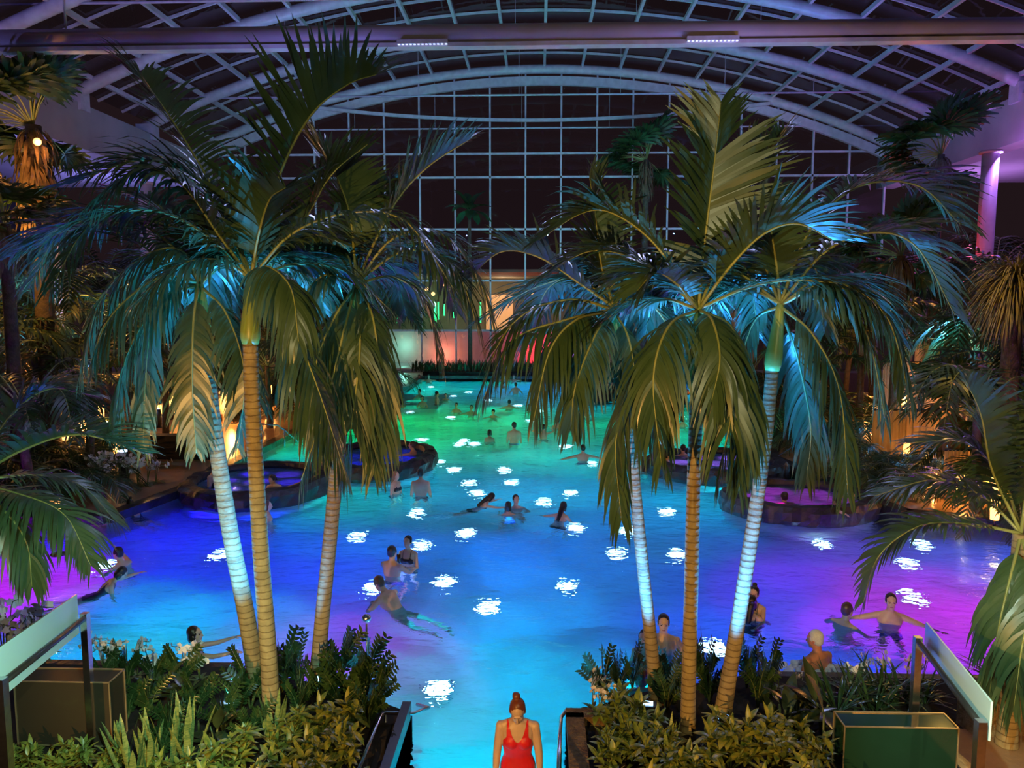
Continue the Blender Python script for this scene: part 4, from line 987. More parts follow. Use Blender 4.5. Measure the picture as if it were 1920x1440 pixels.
# black planter wall on the left deck, bollards, wooden posts
cab = mat('ochre_plaster', (.55, .36, .18), (.45, .28, .13), .7, .8)
def block(name, px0, px1, Y, z0, z1, dp, m, label, cat):
    a, b = at(px0, 700, Y), at(px1, 700, Y); t = MB(); t.box((0, 0, (z1 - z0) / 2), (b.x - a.x, dp, z1 - z0))
    o = t.build(name, m, loc=((a.x + b.x) / 2, Y, z0)); return tag(o, label, cat)
block('planter_box', 262, 392, 23.2, .22, .95, .5, black, 'low black planter wall at the front of the left terrace', 'planter')
block('screen_panel', 380, 560, 43, .22, 4.4, .3, cab, 'ochre lit wall panel behind the two people in bathrobes', 'panel')
for px, Y, lb in ((222, 20.5, 'black bollard light behind the white orchids on the left bank'), (294, 29, 'black bollard farther back on the left terrace')):
    p = at(px, 700, Y); t = thing('bollard', (p.x, Y, .22), lb, 'bollard'); mb = MB(); mb.lathe([(0, 0), (.14, 0), (.14, .72), (0, .72)]); mb.build('body', black, t)
    mb = MB(); mb.lathe([(0, .72), (.12, .72), (.12, .76), (0, .77)]); mb.build('top_light', glow('bollard_top', (.5, .7, 1), 3), t)
for px, Y, lb in ((233, 22.5, 'wooden post in front of the glowing left terrace'), (244, 22.7, 'second slimmer wooden post beside the first on the left terrace')):
    p = at(px, 700, Y); mb = MB(); mb.tube([(0, 0, 0), (0, 0, 2.5)], .09, 12); tag(mb.build('wooden_post', mat('post_wood', (.3, .17, .08), (.2, .1, .04), 4, .6, stretch=(4, 4, .5)), loc=(p.x, Y, .22)), lb, 'post')
for px in (190, 205, 222, 240, 258, 276, 292, 180): 
    p = at(px, 900, 19.6 + (px % 3) * .3); shrub('orchid', p.x, p.y, 'pink white orchid in the row along the left bank', 'orchids along the left bank', 1.5, .22)
# columns
def column(px, y_top, Y, r_, label, m=conc, zb=.22):
    p = at(px, y_top, Y); t = thing('column', (p.x, Y, zb), label, 'column'); mb = MB(); mb.tube([(0, 0, 0), (0, 0, p.z - zb - .12)], r_, 18); mb.build('shaft', m, t)
    mb = MB(); mb.tube([(0, 0, p.z - zb - .12), (0, 0, p.z - zb)], r_ * 1.35, 18); mb.build('capital', m, t)
column(1858, 283, 37.3, .36, 'round column lit pink under the right concrete beam', mat('lilac_paint', (.5, .42, .5), None, 1, .5))
column(272, 342, 37.3, .34, 'round column lit violet under the left gallery ceiling', mat('lilac_paint', (.5, .42, .5)))
column(100, 462, 27, .22, 'short pale column in the left thicket beside the blue lit palm', mat('lilac_paint', (.5, .42, .5)))
column(1708, 480, 37, .3, 'grey column of the red lit terrace on the right', mat('lilac_paint', (.5, .42, .5)))
column(1734, 490, 35, .2, 'thin red lit column beside the grey one on the right', mat('lilac_paint', (.5, .42, .5)))
# terrace slab with red lamps on the right, warm curtains below
block('terrace_slab', 1560, 1880, 39, 6.1, 6.5, 2.0, conc, 'high terrace slab with red lights behind the right palms', 'terrace')
for i, px in enumerate((1648, 1670, 1678, 1745, 1752, 1780)):
    p = at(px, 505 + 12 * (i % 2), 37.5); t = thing('red_lamp', (p.x, p.y, p.z), 'small red lamp glowing on the right terrace', 'lamp', 'red lamps of the right terrace')
    mb = MB(); mb.ball((0, 0, 0), .13, 10, 8); mb.build('bulb', glow('red_glow', (1, .03, .02), 9), t); mb = MB(); mb.tube([(0, 0, .1), (0, 0, .5)], .015, 5); mb.build('cord', black, t)
def curtain(px0, px1, Y, h, label):
    a, b = at(px0, 700, Y), at(px1, 700, Y); t = thing('curtain', ((a.x + b.x) / 2, Y, .22), label, 'curtain'); w_ = b.x - a.x; n = 60
    mb = MB(); vs = []
    for i in range(n + 1):
        x = -w_ / 2 + w_ * i / n; y = .07 * math.sin(i * 1.3)
        vs += [(x, y, .03), (x, y * .7, h)]
    mb.add(vs, [(2 * i, 2 * i + 2, 2 * i + 3, 2 * i + 1) for i in range(n)], True); mb.build('cloth', mat('cream_cloth', (.7, .52, .3), (.6, .42, .22), 2, .8, trans=.25), t)
    mb = MB(); mb.tube([(-w_ / 2, 0, h), (w_ / 2, 0, h)], .03, 8); mb.build('rod', black, t)
curtain(1655, 1725, 29, 2.6, 'cream curtain lit by lanterns on the right terrace, left one')
curtain(1730, 1810, 28.5, 2.6, 'cream curtain lit by lanterns on the right terrace, right one')
curtain(1640, 1800, 24, 1.5, 'low cream curtain screen behind the nearest lanterns on the right')
curtain(1780, 1870, 19, 1.2, 'short cream curtain next to the twin lanterns at the right edge')
# stair rails leading out of the whirlpools
def railing(pts, Y, label, posts):
    p0 = at(*pts[0], Y); t = thing('bath_handrail', (p0.x, Y, .25), label, 'handrail'); b0 = Vector((p0.x, Y, .25))
    W = [at(px, py, Y + .3 * i) for i, (px, py) in enumerate(pts)]
    mb = MB(); mb.tube([p - b0 for p in W], .025, 8); mb.build('rail', chrome, t)
    for i in posts:
        mb = MB(); mb.tube([W[i] - b0, Vector((W[i].x, W[i].y, .2)) - b0], .025, 8); mb.build('post', chrome, t)
railing([(1410, 862), (1418, 846), (1455, 858), (1506, 826), (1546, 820)], 23, 'bent metal handrail beside the magenta whirlpool on the right', (0, 3, 4))
railing([(1478, 808), (1524, 804), (1550, 814)], 25.5, 'second metal handrail farther back behind the right palms', (0, 2))
railing([(485, 795), (520, 797), (533, 806), (568, 836)], 24.5, 'bent metal handrail beside the violet whirlpool on the left', (0, 2))
# swim up bar far back and the purple glazed doors
p = at(1112, 750, 40.5); t = thing('pool_bar', (p.x, 40.5, 0), 'dark swim up bar counter standing in the pool far back right', 'bar')
mb = MB(); mb.lathe([(0, FLOOR_Z), (1.35, FLOOR_Z), (1.35, .62), (0, .62)], n=28); mb.build('base', rock, t)
mb = MB(); mb.lathe([(0, .62), (1.7, .62), (1.7, .7), (0, .7)], n=28); mb.build('counter', black, t)
p = at(1230, 752, 39); t = thing('pool_bar', (p.x, 39, 0), 'second dark bar island with a red lamp behind the right palms', 'bar')
mb = MB(); mb.lathe([(0, FLOOR_Z), (1.5, FLOOR_Z), (1.5, .5), (0, .5)], n=28); mb.build('base', rock, t)
mb = MB(); mb.lathe([(0, .5), (1.8, .5), (1.8, .58), (0, .58)], n=28); mb.build('counter', mat('counter_wood', (.35, .15, .07), None, 4, .5), t)
p = at(1198, 737, 38.5); t = thing('red_lamp', (p.x, p.y, .58), 'round red lamp on the counter of the second bar island', 'lamp')
mb = MB(); mb.ball((0, 0, p.z - .58), .22, 12, 8); mb.build('bulb', glow('red_glow', (1, .03, .02), 9), t); mb = MB(); mb.tube([(0, 0, 0), (0, 0, p.z - .75)], .03, 6); mb.build('stand', black, t)
light('POINT', (p.x, p.y - .5, p.z), (1, .08, .04), 60, size=.015); light('POINT', (p.x + 2.2, 38.2, 1.6), (1, .5, .15), 90, size=.015)
a, b = at(1072, 714, 51.7), at(1138, 683, 51.7)
t = thing('glazed_door', ((a.x + b.x) / 2, 51.9, .5), 'glazed doors glowing purple at the far end of the pool', 'door'); w_ = b.x - a.x
mb = MB(); mb.box((0, .2, .72), (w_, .1, 1.5)); mb.build('lit_panel', glow('purple_glow', (.5, .12, 1), .55), t)
mb = MB(); mb.box((w_ * .18, .12, .72), (w_ * .45, .05, 1.2)); mb.build('magenta_pane', glow('magenta_glow', (.85, .03, .8), .9), t)
mb = MB()
for k in range(6): mb.box((-w_ / 2 + w_ * k / 5, .06, .75), (.06, .08, 1.5))
mb.box((0, .06, 1.55), (w_ + .2, .3, .1)); mb.build('frame', black, t)
# green neon tubes and figures in the hall behind the glass
for px, y0, y1 in ((745, 570, 606), (817, 568, 604), (815, 578, 612), (822, 566, 600), (833, 570, 592), (851, 585, 596), (901, 567, 605), (1255, 572, 604), (1262, 580, 600), (736, 575, 590)):
    a, b = at(px, y1, 66), at(px, y0, 66); mb = MB(); mb.tube([(0, 0, 0), (0, 0, b.z - a.z)], .06, 8); lb = MB(); lb.tube([(0, 0, b.z - a.z), (0, 0, b.z - a.z + .2)], .08, 8)
    t = thing('neon_tube', a, 'upright green neon tube glowing behind the glass end wall', 'lamp', 'green neon tubes behind the glass wall'); mb.build('glowing_tube', glow('neon_green', (.03, 1, .25), 2.6), t); lb.build('socket', black, t)
for i, px in enumerate((788, 800, 812, 830, 985, 1000, 1020, 845)):
    p = at(px, 533 + 9 * (i % 3), 64); t = thing('pendant_lamp', (p.x, p.y, p.z), 'small amber pendant lamp behind the glass end wall', 'lamp', 'amber pendants behind the glass wall'); mb = MB(); mb.ball((0, 0, 0), .16, 10, 8); mb.build('bulb', glow('amber_glow', (1, .45, .15), 4), t)
    mb = MB(); mb.tube([(0, 0, .14), (0, 0, 7.1 - p.z)], .015, 5); mb.build('cord', black, t)
# submerged shelf at the far left, and jet foam
mb = MB(); a = G(832, 752, 0); mb.box(((-8.9 + a.x) / 2, 39.5, (FLOOR_Z - .35) / 2), (a.x + 8.9, 6, FLOOR_Z * -1 - .35)); struct('floor_shelf', mb, tile)
foamm = mat('foam', (.8, .82, .9), (.6, .65, .8), 9, .7, trans=.3)
def foam(px, py, rx, ry, n, label, seed, h=.06):
    p = G(px, py, 0); mb = MB(); rg = random.Random(seed)
    for k in range(n):
        a = rg.uniform(0, 6.28); q = rg.uniform(0, 1) ** .6; rr = rg.uniform(.025, .09) * (1.15 - q * .7)
        mb.ball((rx * q * math.cos(a), ry * q * math.sin(a), rg.uniform(-.02, h) * (1 - q * .6)), (rr, rr, rr * .7), 8, 6)
    tag(mb.build('jet_foam', foamm, loc=(p.x, p.y, 0)), label, 'foam', kind='stuff')
foam(1535, 1263, .75, .32, 170, 'white jet foam bubbling around the white haired bather', 4, .1)

# ------------------------------------------------------------------ people
def skin_mat(name, c): return mat(name, c, tuple(v * .86 for v in c), 7, .42, spec=.45)
SKIN = {'fair': skin_mat('fair_skin', (.60, .40, .29)), 'tan': skin_mat('tan_skin', (.47, .28, .17)), 'red': skin_mat('reddish_skin', (.46, .17, .08))}
HAIR = {'dark': mat('dark_hair', (.022, .015, .012), (.01, .008, .007), 30, .4, stretch=(6, 6, 1)), 'brown': mat('brown_hair', (.09, .045, .022), (.05, .025, .014), 30, .4, stretch=(6, 6, 1)),
        'red': mat('auburn_hair', (.2, .05, .02), (.10, .025, .012), 30, .38, stretch=(6, 6, 1)), 'white': mat('grey_hair', (.62, .6, .56), (.42, .4, .38), 30, .5, stretch=(6, 6, 1)), 'fairh': mat('fair_hair', (.35, .22, .10), (.22, .13, .06), 30, .45, stretch=(6, 6, 1))}
SUIT = {'black': mat('black_suit', (.012, .012, .016), None, 9, .5), 'red': mat('red_suit', (.72, .015, .02), (.6, .012, .018), 5, .42), 'blue': mat('navy_trunks', (.02, .03, .12), None, 9, .6), 'white': mat('robe_cloth', (.78, .74, .66), (.66, .62, .55), 8, .9), 'maroon': mat('maroon_trunks', (.18, .02, .03), None, 9, .6)}
eyem, lipm, browm = mat('eye_dark', (.03, .022, .02), None, 8, .25), mat('lips', (.42, .14, .12), None, 8, .45), mat('brows', (.07, .035, .02), None, 20, .7)
def remesh(mb, vox, smooth=6):
    me = mb.mesh('tmp', []); o = bpy.data.objects.new('tmp', me); col.objects.link(o)
    m = o.modifiers.new('r', 'REMESH'); m.mode = 'VOXEL'; m.voxel_size = vox; m.use_smooth_shade = True
    if smooth: k = o.modifiers.new('s', 'SMOOTH'); k.iterations = smooth; k.factor = .5
    dg = bpy.context.evaluated_depsgraph_get()
    out = bpy.data.meshes.new_from_object(o.evaluated_get(dg), depsgraph=dg)
    bpy.data.objects.remove(o); bpy.data.meshes.remove(me)
    out.polygons.foreach_set('use_smooth', [True] * len(out.polygons))
    return out
def caps(mb, a, b, ra, rb, n=10):
    a, b = Vector(a), Vector(b); mb.tube([a, a.lerp(b, .5), b], [ra, (ra + rb) / 2 * 1.02, rb], n); mb.ball(a, ra, n, 7); mb.ball(b, rb, n, 7)
def V(*a): return Vector(a)
ARM = {'down': ((.18, .05, -1), (.05, .22, -1)), 'fwd': ((.2, .75, -.6), (-.2, 1, .0)), 'out': ((1, .1, -.25), (.8, .35, -.25)), 'water': ((.55, .25, -.8), (.3, .8, -.25)),
       'fold': ((.4, .5, -.75), (-.85, .45, .15)), 'hair': ((.85, .35, .25), (-.75, -.05, .75)), 'face': ((.5, .8, .15), (-.55, .1, .75)), 'reach': ((.25, 1, -.15), (.05, 1, .15)), 'glass': ((.25, .35, -.9), (-.25, .85, .35)),
       'ledge': ((.8, .4, .05), (.3, .9, -.05)), 'swimr': ((.6, .8, -.1), (.3, 1, .1)), 'back': ((.9, -.5, -.2), (.9, -.3, -.3))}
def make_person(kind='m', H=1.76, lean=0, side=0, head=(0, 0), arms=('down', 'down'), legs='stand', dz=None, vox=.013, skin='fair', hair=('short', 'dark'), suit=None, faces=True, splay=.09, bulk=1.0):
    """returns parts of a figure whose hip centre is the origin, facing +Y, and the height of the crown above the hip"""
    s = H / 1.76; fem = kind == 'f'
    T = Matrix.Rotation(R(side), 4, 'Y') @ Matrix.Rotation(R(-lean), 4, 'X')
    mb = MB()
    P = ([(-.10, .13, .10), (-.04, .168, .118), (.04, .165, .115), (.12, .132, .098), (.17, .122, .092), (.26, .135, .10), (.36, .148, .108), (.43, .152, .10), (.49, .145, .08), (.53, .09, .065), (.56, .05, .055)] if fem else
         [(-.10, .13, .10), (-.04, .158, .112), (.04, .156, .112), (.12, .146, .105), (.17, .145, .104), (.26, .158, .112), (.36, .178, .122), (.43, .186, .115), (.49, .172, .09), (.53, .105, .072), (.56, .06, .062)])
    rings = []; n = 20
    for z, rx, ry in P:
        for k in range(n):
            a = 2 * math.pi * k / n; ca, sa = math.cos(a), math.sin(a)
            y = ry * math.copysign(abs(sa) ** .85, sa) + (.012 if .2 < z < .45 and sa < 0 else 0)
            rings.append(T @ (V(rx * bulk * math.copysign(abs(ca) ** .85, ca), y, z) * s))
    m = len(P)
    mb.add(rings, [(i * n + k, i * n + (k + 1) % n, (i + 1) * n + (k + 1) % n, (i + 1) * n + k) for i in range(m - 1) for k in range(n)] + [tuple(range(n - 1, -1, -1)), tuple(range((m - 1) * n, m * n))])
    tl = lambda v: T @ (V(*v) * s)
    if fem:
        for sg in (-1, 1): mb.ball(tl((sg * .066, .066, .345)), V(.078, .062, .074) * s, 14, 10, T.to_3x3()); mb.ball(tl((sg * .075, -.07, -.05)), .085 * s, 12, 8)
    else:
        for sg in (-1, 1): mb.ball(tl((sg * .08, .068, .385)), (.085 * s, .055 * s, .06 * s), 12, 8, T.to_3x3()); mb.ball(tl((sg * .07, -.06, -.05)), .082 * s, 12, 8)
    # neck and head
    caps(mb, tl((0, -.005, .50)), tl((0, .012, .63)), (.052 if fem else .06) * s, (.047 if fem else .055) * s, 12)
    HM = T @ Matrix.Translation(V(0, .0, .60) * s) @ Matrix.Rotation(R(head[1]), 4, 'Z') @ Matrix.Rotation(R(-head[0]), 4, 'X') @ Matrix.Translation(V(0, .025, .115) * s)
    h3 = HM.to_3x3(); hl = lambda v: HM @ (V(*v) * s)
    def hb(c, r, nu=14, nv=10): mb.ball(hl(c), V(*r) * s, nu, nv, h3)
    hb((0, -.012, .03), (.077, .096, .092)); hb((0, .028, -.03), (.063, .064, .086)); hb((0, .062, -.088), (.03, .026, .026)); hb((0, .03, -.075), (.05, .05, .038))
    hb((-.035, .062, -.02), (.022, .02, .02), 8, 6); hb((.035, .062, -.02), (.022, .02, .02), 8, 6)
    caps(mb, hl((0, .085, .018)), hl((0, .108, -.028)), .009 * s, .0135 * s, 8)
    hb((0, .086, .03), (.05, .012, .010), 10, 6); hb((0, .086, -.058), (.022, .012, .013), 10, 6)
    for sg in (-1, 1): hb((sg * .078, -.008, -.008), (.010, .02, .03), 8, 6)
    bones = {}
    # arms with hands and five fingers
    for sg, an in ((-1, arms[0]), (1, arms[1])):
        ua, fa = ARM[an] if isinstance(an, str) else an
        ua = V(ua[0] * sg, ua[1], ua[2]).normalized(); fa = V(fa[0] * sg, fa[1], fa[2]).normalized()
        sh = tl((sg * bulk * (.155 if fem else .182), -.005, .475)); el = sh + ua * .29 * s; wr = el + fa * .25 * s
        k = (.86 if fem else 1) * (1 + (bulk - 1) * 1.5)
        mb.ball(sh, .056 * (k if bulk == 1 else .98) * s, 12, 8); caps(mb, tl((sg * .04, -.01, .525)), sh + V(0, 0, .0), .046 * s, .046 * s); caps(mb, sh, el, .052 * k * s, .041 * k * s); caps(mb, el, wr, .042 * k * s, .027 * k * s)
        bones['arm%d' % sg] = (sh, el, .055); bones['fore%d' % sg] = (el, wr, .045)
        hd = fa; wd = hd.cross(V(0, 0, 1)); wd = wd.normalized() if wd.length > .3 else V(0, 1, 0); pn = wd.cross(hd).normalized()
        Mh = Matrix((wd, hd, pn)).transposed()
        mb.ball(wr + hd * .045 * s, V(.038, .052, .016) * s * k, 10, 7, Mh)
        for q, (o, l) in enumerate(((-.027, .066), (-.009, .078), (.009, .074), (.026, .058))):
            f0 = wr + hd * .082 * s + wd * o * s; f1 = f0 + (hd - pn * .25 + wd * o * 3).normalized() * l * .55 * s; f2 = f1 + (hd - pn * .8).normalized() * l * .5 * s
            caps(mb, f0, f1, .0095 * s, .009 * s, 6); caps(mb, f1, f2, .009 * s, .0075 * s, 6)
        t0 = wr + hd * .03 * s - wd * .03 * s * sg; t1 = t0 + (hd * .6 - wd * sg * .8 - pn * .2).normalized() * .04 * s; t2 = t1 + (hd - wd * sg * .25).normalized() * .032 * s
        caps(mb, t0, t1, .0115 * s, .0105 * s, 6); caps(mb, t1, t2, .0105 * s, .008 * s, 6)
    # legs
    for sg in (-1, 1):
        hp = V(sg * .085, 0, -.03) * s
        if legs == 'swim': k1 = hp + V(sg * .12, -.9, -.3 + .15 * sg).normalized() * .42 * s; an = k1 + V(sg * .05, -1, -.1 - .2 * sg).normalized() * .42 * s; ft = V(0, -.8, -.5).normalized()
        elif legs == 'sit': k1 = hp + V(sg * .15, 1, .02).normalized() * .43 * s; an = k1 + V(0, .1, -1).normalized() * .43 * s; ft = V(0, 1, -.2).normalized()
        elif legs == 'kneel': k1 = hp + V(sg * .2, .5, -.8).normalized() * .43 * s; an = k1 + V(0, -.9, -.2).normalized() * .43 * s; ft = V(0, -1, 0)
        elif legs == 'step':
            k1 = hp + (V(0, .18, -1) if sg < 0 else V(0, .5, -.9)).normalized() * .44 * s; an = k1 + (V(0, -.12, -1) if sg < 0 else V(0, -.2, -1)).normalized() * .43 * s; ft = V(0, 1, -.1).normalized()
        else:
            d = min(.865 * s, max(.25 * s, dz if dz is not None else .865 * s)); a_ = .435 * s
            off = math.sqrt(max(0, a_ * a_ - d * d / 4)); k1 = hp + V(sg * splay * .5, off, -d / 2); an = hp + V(sg * splay, 0, -d); ft = V(sg * .2, 1, -.08).normalized()
        caps(mb, hp, k1, (.09 if fem else .086) * s, .056 * s, 12); caps(mb, k1, k1.lerp(an, .35), .054 * s, .056 * s, 10); caps(mb, k1.lerp(an, .35), an, .056 * s, .036 * s, 10)
        caps(mb, an + V(0, 0, -.02) * s, an + ft * .15 * s + V(0, 0, -.035) * s, .038 * s, .028 * s, 8)
        caps(mb, an + ft * .13 * s + V(0, 0, -.038) * s, an + ft * .19 * s + V(0, 0, -.042) * s, .034 * s, .018 * s, 8)
        bones['thigh%d' % sg] = (hp, k1, .08); bones['shin%d' % sg] = (k1, an, .055)
    me = remesh(mb, vox * s, 5)
    me.materials.append(SKIN[skin])
    N_ = len(me.vertices); co = np.empty(N_ * 3); me.vertices.foreach_get('co', co); co = co.reshape(-1, 3)
    no = np.empty(N_ * 3); me.vertices.foreach_get('normal', no); no = no.reshape(-1, 3)
    npoly = len(me.polygons)
    # facial features as material regions
    Hi = np.array(HM.inverted()); hc = (co @ Hi[:3, :3].T + Hi[:3, 3]) / s
    if faces:
        for mm in (eyem, lipm, browm): me.materials.append(mm)
        ctr = np.array([[*p.center] for p in me.polygons]); hcn = (ctr @ Hi[:3, :3].T + Hi[:3, 3]) / s
        x, y, z = np.abs(hcn[:, 0]), hcn[:, 1], hcn[:, 2]; mi = np.zeros(npoly, dtype=np.int32)
        fr = (y > .055) & (y < .13)
        mi[fr & (((x - .031) / .0125) ** 2 + ((z - .004) / .0052) ** 2 < 1)] = 1
        mi[fr & ((x / .026) ** 2 + ((z + .058) / .010) ** 2 < 1)] = 2
        mi[fr & (np.abs(x - .032) < .02) & (np.abs(z - .024 - (.032 - x) * .1) < .0036)] = 3
        me.polygons.foreach_set('material_index', mi)
    parts = [('body', me)]
    # hair
    hm_ = MB(); st, hc_ = hair
    def hh(c, r, nu=14, nv=10): hm_.ball(hl(c), V(*r) * s, nu, nv, h3)
    if st != 'bald':
        hh((0, -.026, .042), (.083, .094, .094)); hh((0, -.045, -.005), (.078, .066, .075))
        for sg in (-1, 1): hh((sg * .066, -.005, .025), (.02, .045, .045), 8, 6)
    if st in ('bob', 'long'): hh((0, -.05, -.04), (.082, .065, .085)); [hh((sg * .07, -.015, -.05), (.022, .04, .07)) for sg in (-1, 1)]
    if st == 'long': caps(hm_, hl((0, -.07, -.05)), T @ (V(0, -.13, .36) * s), .07 * s, .045 * s)
    if st == 'pony': caps(hm_, hl((0, -.11, .03)), hl((0, -.15, -.10)), .032 * s, .02 * s)
    if st == 'bun': hh((.012, -.085, .135), (.042, .042, .038)); hh((.01, -.06, .11), (.035, .035, .03)); hh((.03, -.10, .14), (.022, .022, .025), 8, 6)
    if st == 'cap': hh((0, -.02, .035), (.09, .105, .10))
    if st != 'bald':
        hme = remesh(hm_, max(.006, vox * .6) * s, 2); hme.materials.append(HAIR[hc_]); parts.append(('hair', hme))
    # clothing cut from the body surface
    if suit:
        sk, sc_ = suit
        Ti = np.array(T.inverted()); tc = (co @ Ti[:3, :3].T + Ti[:3, 3]) / s; x, y, z = np.abs(tc[:, 0]), tc[:, 1], tc[:, 2]
        def dseg(a, b, r):
            a, b = np.array(a), np.array(b); ab = b - a; t = np.clip(((co - a) @ ab) / (ab @ ab), 0, 1); return np.linalg.norm(co - a - t[:, None] * ab, axis=1) / s - r, t
        dt = np.hypot(x * .72, y) - .115; dt[(z < -.13) | (z > .56)] = 9
        darm = np.min([dseg(*bones[k])[0] for k in bones if k[0] in 'af'], axis=0)
        dth = np.min([dseg(*bones[k])[0] for k in bones if k[:2] == 'th'], axis=0); tth = np.min([np.where(dseg(*bones[k])[0] < .03, dseg(*bones[k])[1], 9) for k in bones if k[:2] == 'th'], axis=0)
        tor = (darm > .014) | ((x < .11) & (z > .3)) | ((z < .40) & (dt < darm))
        strap = (x > .055) & (x < .10) & (z > .3) & (z < .56)
        if sk == 'one': sel = tor & (z > -.10) & (z < .56) & (dt < .2) & (x < np.maximum(.168 - np.maximum(0, z - .33) * .7, .112)) & np.where(y > 0, z < .365 + 24 * x * x, z < .22 + 30 * x * x)
        elif sk == 'bikini': sel = tor & (((z > -.11) & (z < .03)) | ((z > .285) & (z < .395) & (y > -.02) & (x < .14)) | ((z > .30) & (z < .33) & (x < .16)) | (strap & (x > .07) & (x < .088)))
        else: sel = ((tth < .55) & (z < .06) & (dth < .03)) | ((z > -.14) & (z < .05) & (dt < .12) & tor)
        idx = {}; vs = []; fs = []
        off = co + no * .006 * s
        for p in me.polygons:
            pv = list(p.vertices)
            if all(sel[i] for i in pv):
                f = []
                for i in pv:
                    if i not in idx: idx[i] = len(vs); vs.append(tuple(off[i]))
                    f.append(idx[i])
                fs.append(tuple(f))
        if fs:
            ec = {}
            for f in fs:
                for q in range(len(f)):
                    e_ = tuple(sorted((f[q], f[(q + 1) % len(f)]))); ec[e_] = ec.get(e_, 0) + 1
            nb = {}
            for (a_, b_), c_ in ec.items():
                if c_ == 1: nb.setdefault(a_, []).append(b_); nb.setdefault(b_, []).append(a_)
            for _ in range(10):
                new = {i_: (np.array(vs[i_]) * 1.0 + sum(np.array(vs[j_]) for j_ in l_)) / (1 + len(l_)) for i_, l_ in nb.items()}
                for i_, v_ in new.items(): vs[i_] = tuple(v_)
            cm = bpy.data.meshes.new('swimsuit'); cm.from_pydata(vs, [], fs); cm.materials.append(SUIT[sc_]); cm.polygons.foreach_set('use_smooth', [True] * len(fs)); cm.update()
            parts.append(('swim_trunks' if sk == 'trunks' else 'swimsuit', cm))
    return parts, hl((0, -.02, .13 if st != 'bald' else .12)).z
PG = 'bathers in the pool'
def person(px, pw, ph, face, label, kind='m', legs='stand', lean=0, water=0.0, floor=None, group=PG, cat='person', H=None, roll=0, **kw):
    """px: picture column, pw: row where the water (or floor) meets the figure, ph: row of the crown, face: heading in degrees, 0 = away from the camera, 90 = to the left"""
    g = G(px, pw, water); Y = g.y; dist = g.length
    floor = FLOOR_Z if floor is None else floor
    H = H or {'m': 1.79, 'f': 1.68, 'c': 1.4}[kind]; k2 = 'm' if kind == 'c' else kind
    headz = at(px, ph, Y).z
    kw.setdefault('vox', .0085 if Y < 13.2 else .0115 if Y < 16 else .016 if Y < 26 else .024)
    kw.setdefault('faces', Y < 13.2)
    s = H / 1.76
    est = (.845 * math.cos(R(lean))) * s if lean < 60 else .45
    dz = headz - est - floor - .1 * s
    parts, top = make_person(k2, H, lean=lean, legs=legs, dz=dz, **kw)
    t = thing('person', (g.x, Y, headz - top), label, cat, group, rz=R(face))
    for nm, me in parts: put(nm, me, t)
    return t
# --- the bather on the steps
g = at(968, 1440, 7.75)
SUITP = dict(kind='f', H=1.80, lean=6, head=(24, 0), arms=(((.16, .02, -1), (.05, .18, -1)), ((.14, .02, -1), (.06, .35, -1))), legs='step', vox=.0055, skin='fair', hair=('bun', 'red'), suit=('one', 'red'), bulk=1.12)
parts, top = make_person(**SUITP)
hz = at(975, 1299, 7.75).z
t = thing('person', (at(971, 1380, 7.75).x, 7.75, hz - top), 'woman in a red swimsuit on the pool steps, head bowed, hair in a bun', 'person', rz=R(180))
for nm, me in parts: put(nm, me, t)
# --- near bathers
person(366, 1243, 1174, -72, 'woman seen from behind at the left bed stretching both arms to the right, black swimsuit', 'f', arms=(((.05, 1, .02), (0, 1, .22)), ((.25, 1, -.1), (.05, 1, .12))), head=(-4, -10), hair=('bob', 'dark'), suit=('one', 'black'))
person(172, 1112, 1073, -60, 'woman in a black swimsuit swimming near the left stair, dark bob hair', 'f', legs='swim', lean=42, arms=('swimr', 'down'), hair=('bob', 'dark'), suit=('one', 'black'))
person(236, 1062, 1027, 75, 'man turned left raising an arm to his face in the blue water at the left', 'm', arms=('water', 'face'), lean=12, hair=('short', 'dark'), suit=('trunks', 'blue'))
person(72, 1180, 1136, 20, 'dark haired bather half hidden behind the left stair balustrade', 'm', arms=('water', 'water'), hair=('short', 'dark'))
person(262, 968, 940, 60, 'bather lying back in the water over a lamp at the far left corner', 'f', legs='swim', lean=30, arms=('out', 'out'), hair=('bun', 'dark'), suit=('one', 'black'))
person(735, 1078, 1023, -25, 'man with short dark hair and bare back facing the woman in the black bikini', 'm', arms=('fwd', 'fwd'), hair=('short', 'dark'), suit=('trunks', 'blue'))
person(766, 1060, 1004, 165, 'woman in a black bikini holding a drink, facing the man with the bare back', 'f', arms=('glass', 'glass'), hair=('short', 'dark'), suit=('bikini', 'black'))
person(752, 1142, 1092, 60, 'bather pushing forward through magenta light with folded arms, below the couple with the drink', 'm', legs='swim', lean=38, arms=('fold', 'fold'), hair=('short', 'brown'))
person(742, 925, 883, -120, 'woman with long fair hair beside the broad backed man under the dark whirlpool rim', 'f', arms=('down', 'down'), hair=('long', 'fairh'), suit=('bikini', 'black'))
person(789, 928, 878, 0, 'broad backed man standing under the dark whirlpool rim, seen from behind', 'm', arms=('down', 'down'), hair=('short', 'dark'), suit=('trunks', 'maroon'), H=1.86)
person(888, 950, 928, -70, 'woman with wet dark hair swimming to the right near the centre of the pool', 'f', legs='swim', lean=40, arms=('swimr', 'swimr'), hair=('long', 'dark'), suit=('bikini', 'black'))
person(953, 965, 940, 10, 'dark haired bather seen from behind in front of another bather, centre of the pool', 'f', arms=('fwd', 'fwd'), hair=('bob', 'dark'), suit=('bikini', 'blue'))
person(967, 952, 927, 195, 'bather with bushy dark hair facing the one seen from behind, centre of the pool', 'm', arms=('fold', 'fold'), hair=('short', 'dark'))
person(1045, 978, 946, -30, 'woman with dark hair leaning left, right of the pair at the pool centre', 'f', lean=24, arms=('out', 'water'), hair=('long', 'dark'), suit=('bikini', 'black'))
